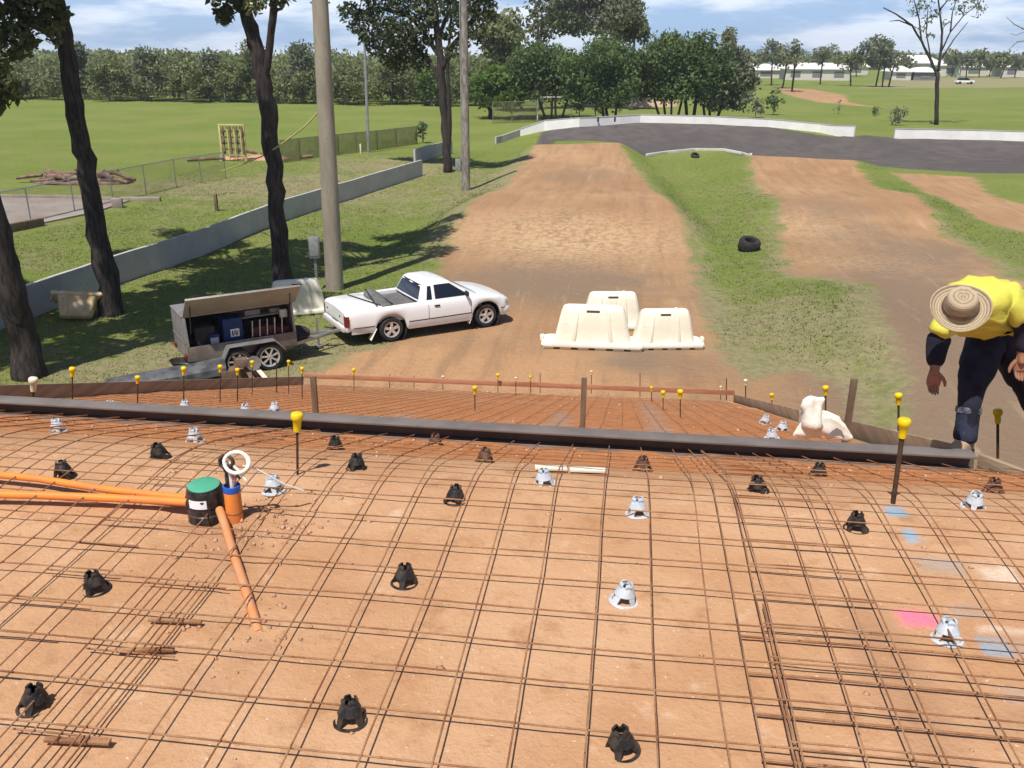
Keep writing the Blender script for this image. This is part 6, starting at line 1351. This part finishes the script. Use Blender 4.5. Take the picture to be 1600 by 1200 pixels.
# -- houses far off at the right
def house(px0, px1, peave, proof, pbase, Y, label, wall='house_wall', hip=.25, dep=9.):
    a = AY(px0, pbase, Y); b = AY(px1, pbase, Y); w = b[0]-a[0]; x = (a[0]+b[0])/2; z0 = Hs(x, Y); ze = max(AY(px0, peave, Y)[2]-z0, 2.2); zr = max(AY(px0, proof, Y)[2]-z0, ze+.8)
    o = empty('house', (x, Y, z0), 0, label, 'house'); hw = w/2
    MB().box((0, dep/2, ze/2-.3), (w, dep, ze+.6)).build('wall', M[wall], o)
    e = .5; k = hip*w; mb = MB().add([(-hw-e, -e, ze), (hw+e, -e, ze), (hw+e, dep+e, ze), (-hw-e, dep+e, ze), (-hw+k, dep/2, zr), (hw-k, dep/2, zr), (-hw-e, -e, ze-.18), (hw+e, -e, ze-.18), (hw+e, dep+e, ze-.18), (-hw-e, dep+e, ze-.18)], [(0, 1, 5, 4), (1, 2, 5), (2, 3, 4, 5), (3, 0, 4), (6, 7, 1, 0), (7, 8, 2, 1), (8, 9, 3, 2), (9, 6, 0, 3), (9, 8, 7, 6)])
    mb.build('roof', M['roof_white'], o)
    n = max(1, int(w/5))
    for i in range(n):
        xx = -hw+w*(i+.5)/n; MB().box((xx, -.03, ze*.52), (w/n*.45, .08, ze*.5)).build('window', M['house_dark'], o)
    return o
for a in [(1152, 1182, 104, 97, 116, 300, 'small white roofed house at the left of the row, behind grey trees'), (1178, 1250, 110, 99, 119, 262, 'low white shed half hidden by the leaning airy tree'), (1226, 1328, 107, 98, 119, 250, 'longest white roofed building in the row'), (1318, 1356, 104, 94, 112, 330, 'white roof behind the spreading low tree'), (1392, 1424, 112, 103, 118, 262, 'small pale roofed house right of the far tree clump'), (1428, 1466, 112, 105, 118, 262, 'flat white roofed house behind the sparse tree trunk', 'house_dark'),
          (1394, 1470, 98, 86, 108, 340, 'large white roof standing behind the two small houses'), (1470, 1500, 102, 93, 112, 320, 'white roof just right of the sparse tree'), (1502, 1542, 104, 95, 112, 330, 'pale house behind the dense dark trees at right'), (1538, 1600, 96, 88, 110, 350, 'big white roof at the right edge of the row'), (1566, 1625, 104, 97, 112, 318, 'lower white roofed house at the far right edge'), (1148, 1215, 100, 94, 110, 360, 'long pale roof far behind the round grey tree')]:
    house(*a)
cx = gb(1506, 131); co_ = empty('parked_car', tuple(cx), .1, 'small white and dark car parked alone in the right field', 'car')
MB().loft([[(x, y, z) for y, z in ((-.85, .35), (-.85, .85), (.85, .85), (.85, .35))] for x in (-2.1, 2.1)]).build('body', M['car_white'], co_, bevel=.12)
MB().loft([[(x0, y, .86) if z == 0 else (x1, y*.8, 1.42) for y, z in ((-.78, 0), (-.78, 1), (.78, 1), (.78, 0))] for x0, x1 in ((-1.5, -1.1), (1.1, .5))]).build('cab', M['glass_dark'], co_, bevel=.05)
for x in (-1.3, 1.3):
    for s in (-.8, .8): MB().lathe([(0, -.1), (.32, -.1), (.32, .1), (0, .1)], c=(x, s, .32), n=16, R=Matrix.Rotation(math.pi/2, 3, 'X')).build('wheel', M['rubber'], co_, smooth=True)

# ------------------------------------------------------------------ grass
def grass(name, n, x0, x1, y0, y1, hmin, hmax, label, dens=None):
    x = rng.uniform(x0, x1, n); y = y0+(y1-y0)*(1-(1-rng.random(n))**.55)**1.0 if False else y0+(y1-y0)*rng.beta(1.0, 1.9, n)
    d = np.maximum.reduce([sdist(MAIN, x, y), sdist(SEC, x, y), sdist(THIRD, x, y), sdist(ASPH, x, y), sdist(SL, x, y)])
    k = (d+2.2*fnoise(x, y, .7, 71)+.6*rng.random(n) < -.3) & (fnoise(x, y, .45, 72)+.25*rng.random(n) > -.12)
    k &= ~((np.abs(x+2.1) < 4.7) & (y < 17.2)); x = x[k]; y = y[k]; z = H(x, y)-.01; n = len(x); B_ = 3
    V = np.zeros((n, B_, 3, 3)); hh = rng.uniform(hmin, hmax, (n, B_))*(1+.8*fnoise(x, y, .7, 73))[:, None]
    a = rng.random((n, B_))*6.283; w = .012+.012*rng.random((n, B_)); ox = rng.normal(0, .05, (n, B_)); oy = rng.normal(0, .05, (n, B_))
    for i, (s, t, l) in enumerate(((-1, 0, 0), (1, 0, 0), (0, 1, .6))):
        V[:, :, i, 0] = x[:, None]+ox+s*w*np.cos(a)-l*hh*np.sin(a)*.8; V[:, :, i, 1] = y[:, None]+oy+s*w*np.sin(a)+l*hh*np.cos(a)*.8; V[:, :, i, 2] = z[:, None]+t*hh
    V = V.reshape(-1, 3); hue = np.repeat(np.clip(.62+.8*fnoise(x, y, .35, 74)+.3*rng.normal(size=n), 0, 1), B_*3)
    o = raw_mesh(name, V, np.arange(len(V)).reshape(-1, 3), M['grassblade'], attrs=dict(hue=hue)); return tag(o, label, 'grass', kind='stuff')
grass('grass', 130000, -24, 16, 14, 62, .015, .058, 'short green grass with bare patches between the dirt straights and along the grey wall')

# ------------------------------------------------------------------ air
hz = bpy.data.materials.new('haze'); hz.use_nodes = True; hz.node_tree.nodes.clear()
_o = hz.node_tree.nodes.new('ShaderNodeOutputMaterial'); _v = hz.node_tree.nodes.new('ShaderNodeVolumePrincipled')
_v.inputs['Color'].default_value = (.82, .90, 1, 1); _v.inputs['Density'].default_value = .0004; _v.inputs['Anisotropy'].default_value = .2
hz.node_tree.links.new(_v.outputs[0], _o.inputs['Volume'])
zmin = float(gz.min())-1
tag(MB().box((0, 510, (zmin+25)/2), (1960, 1200, 25-zmin)).build('haze', hz), kind='stuff')
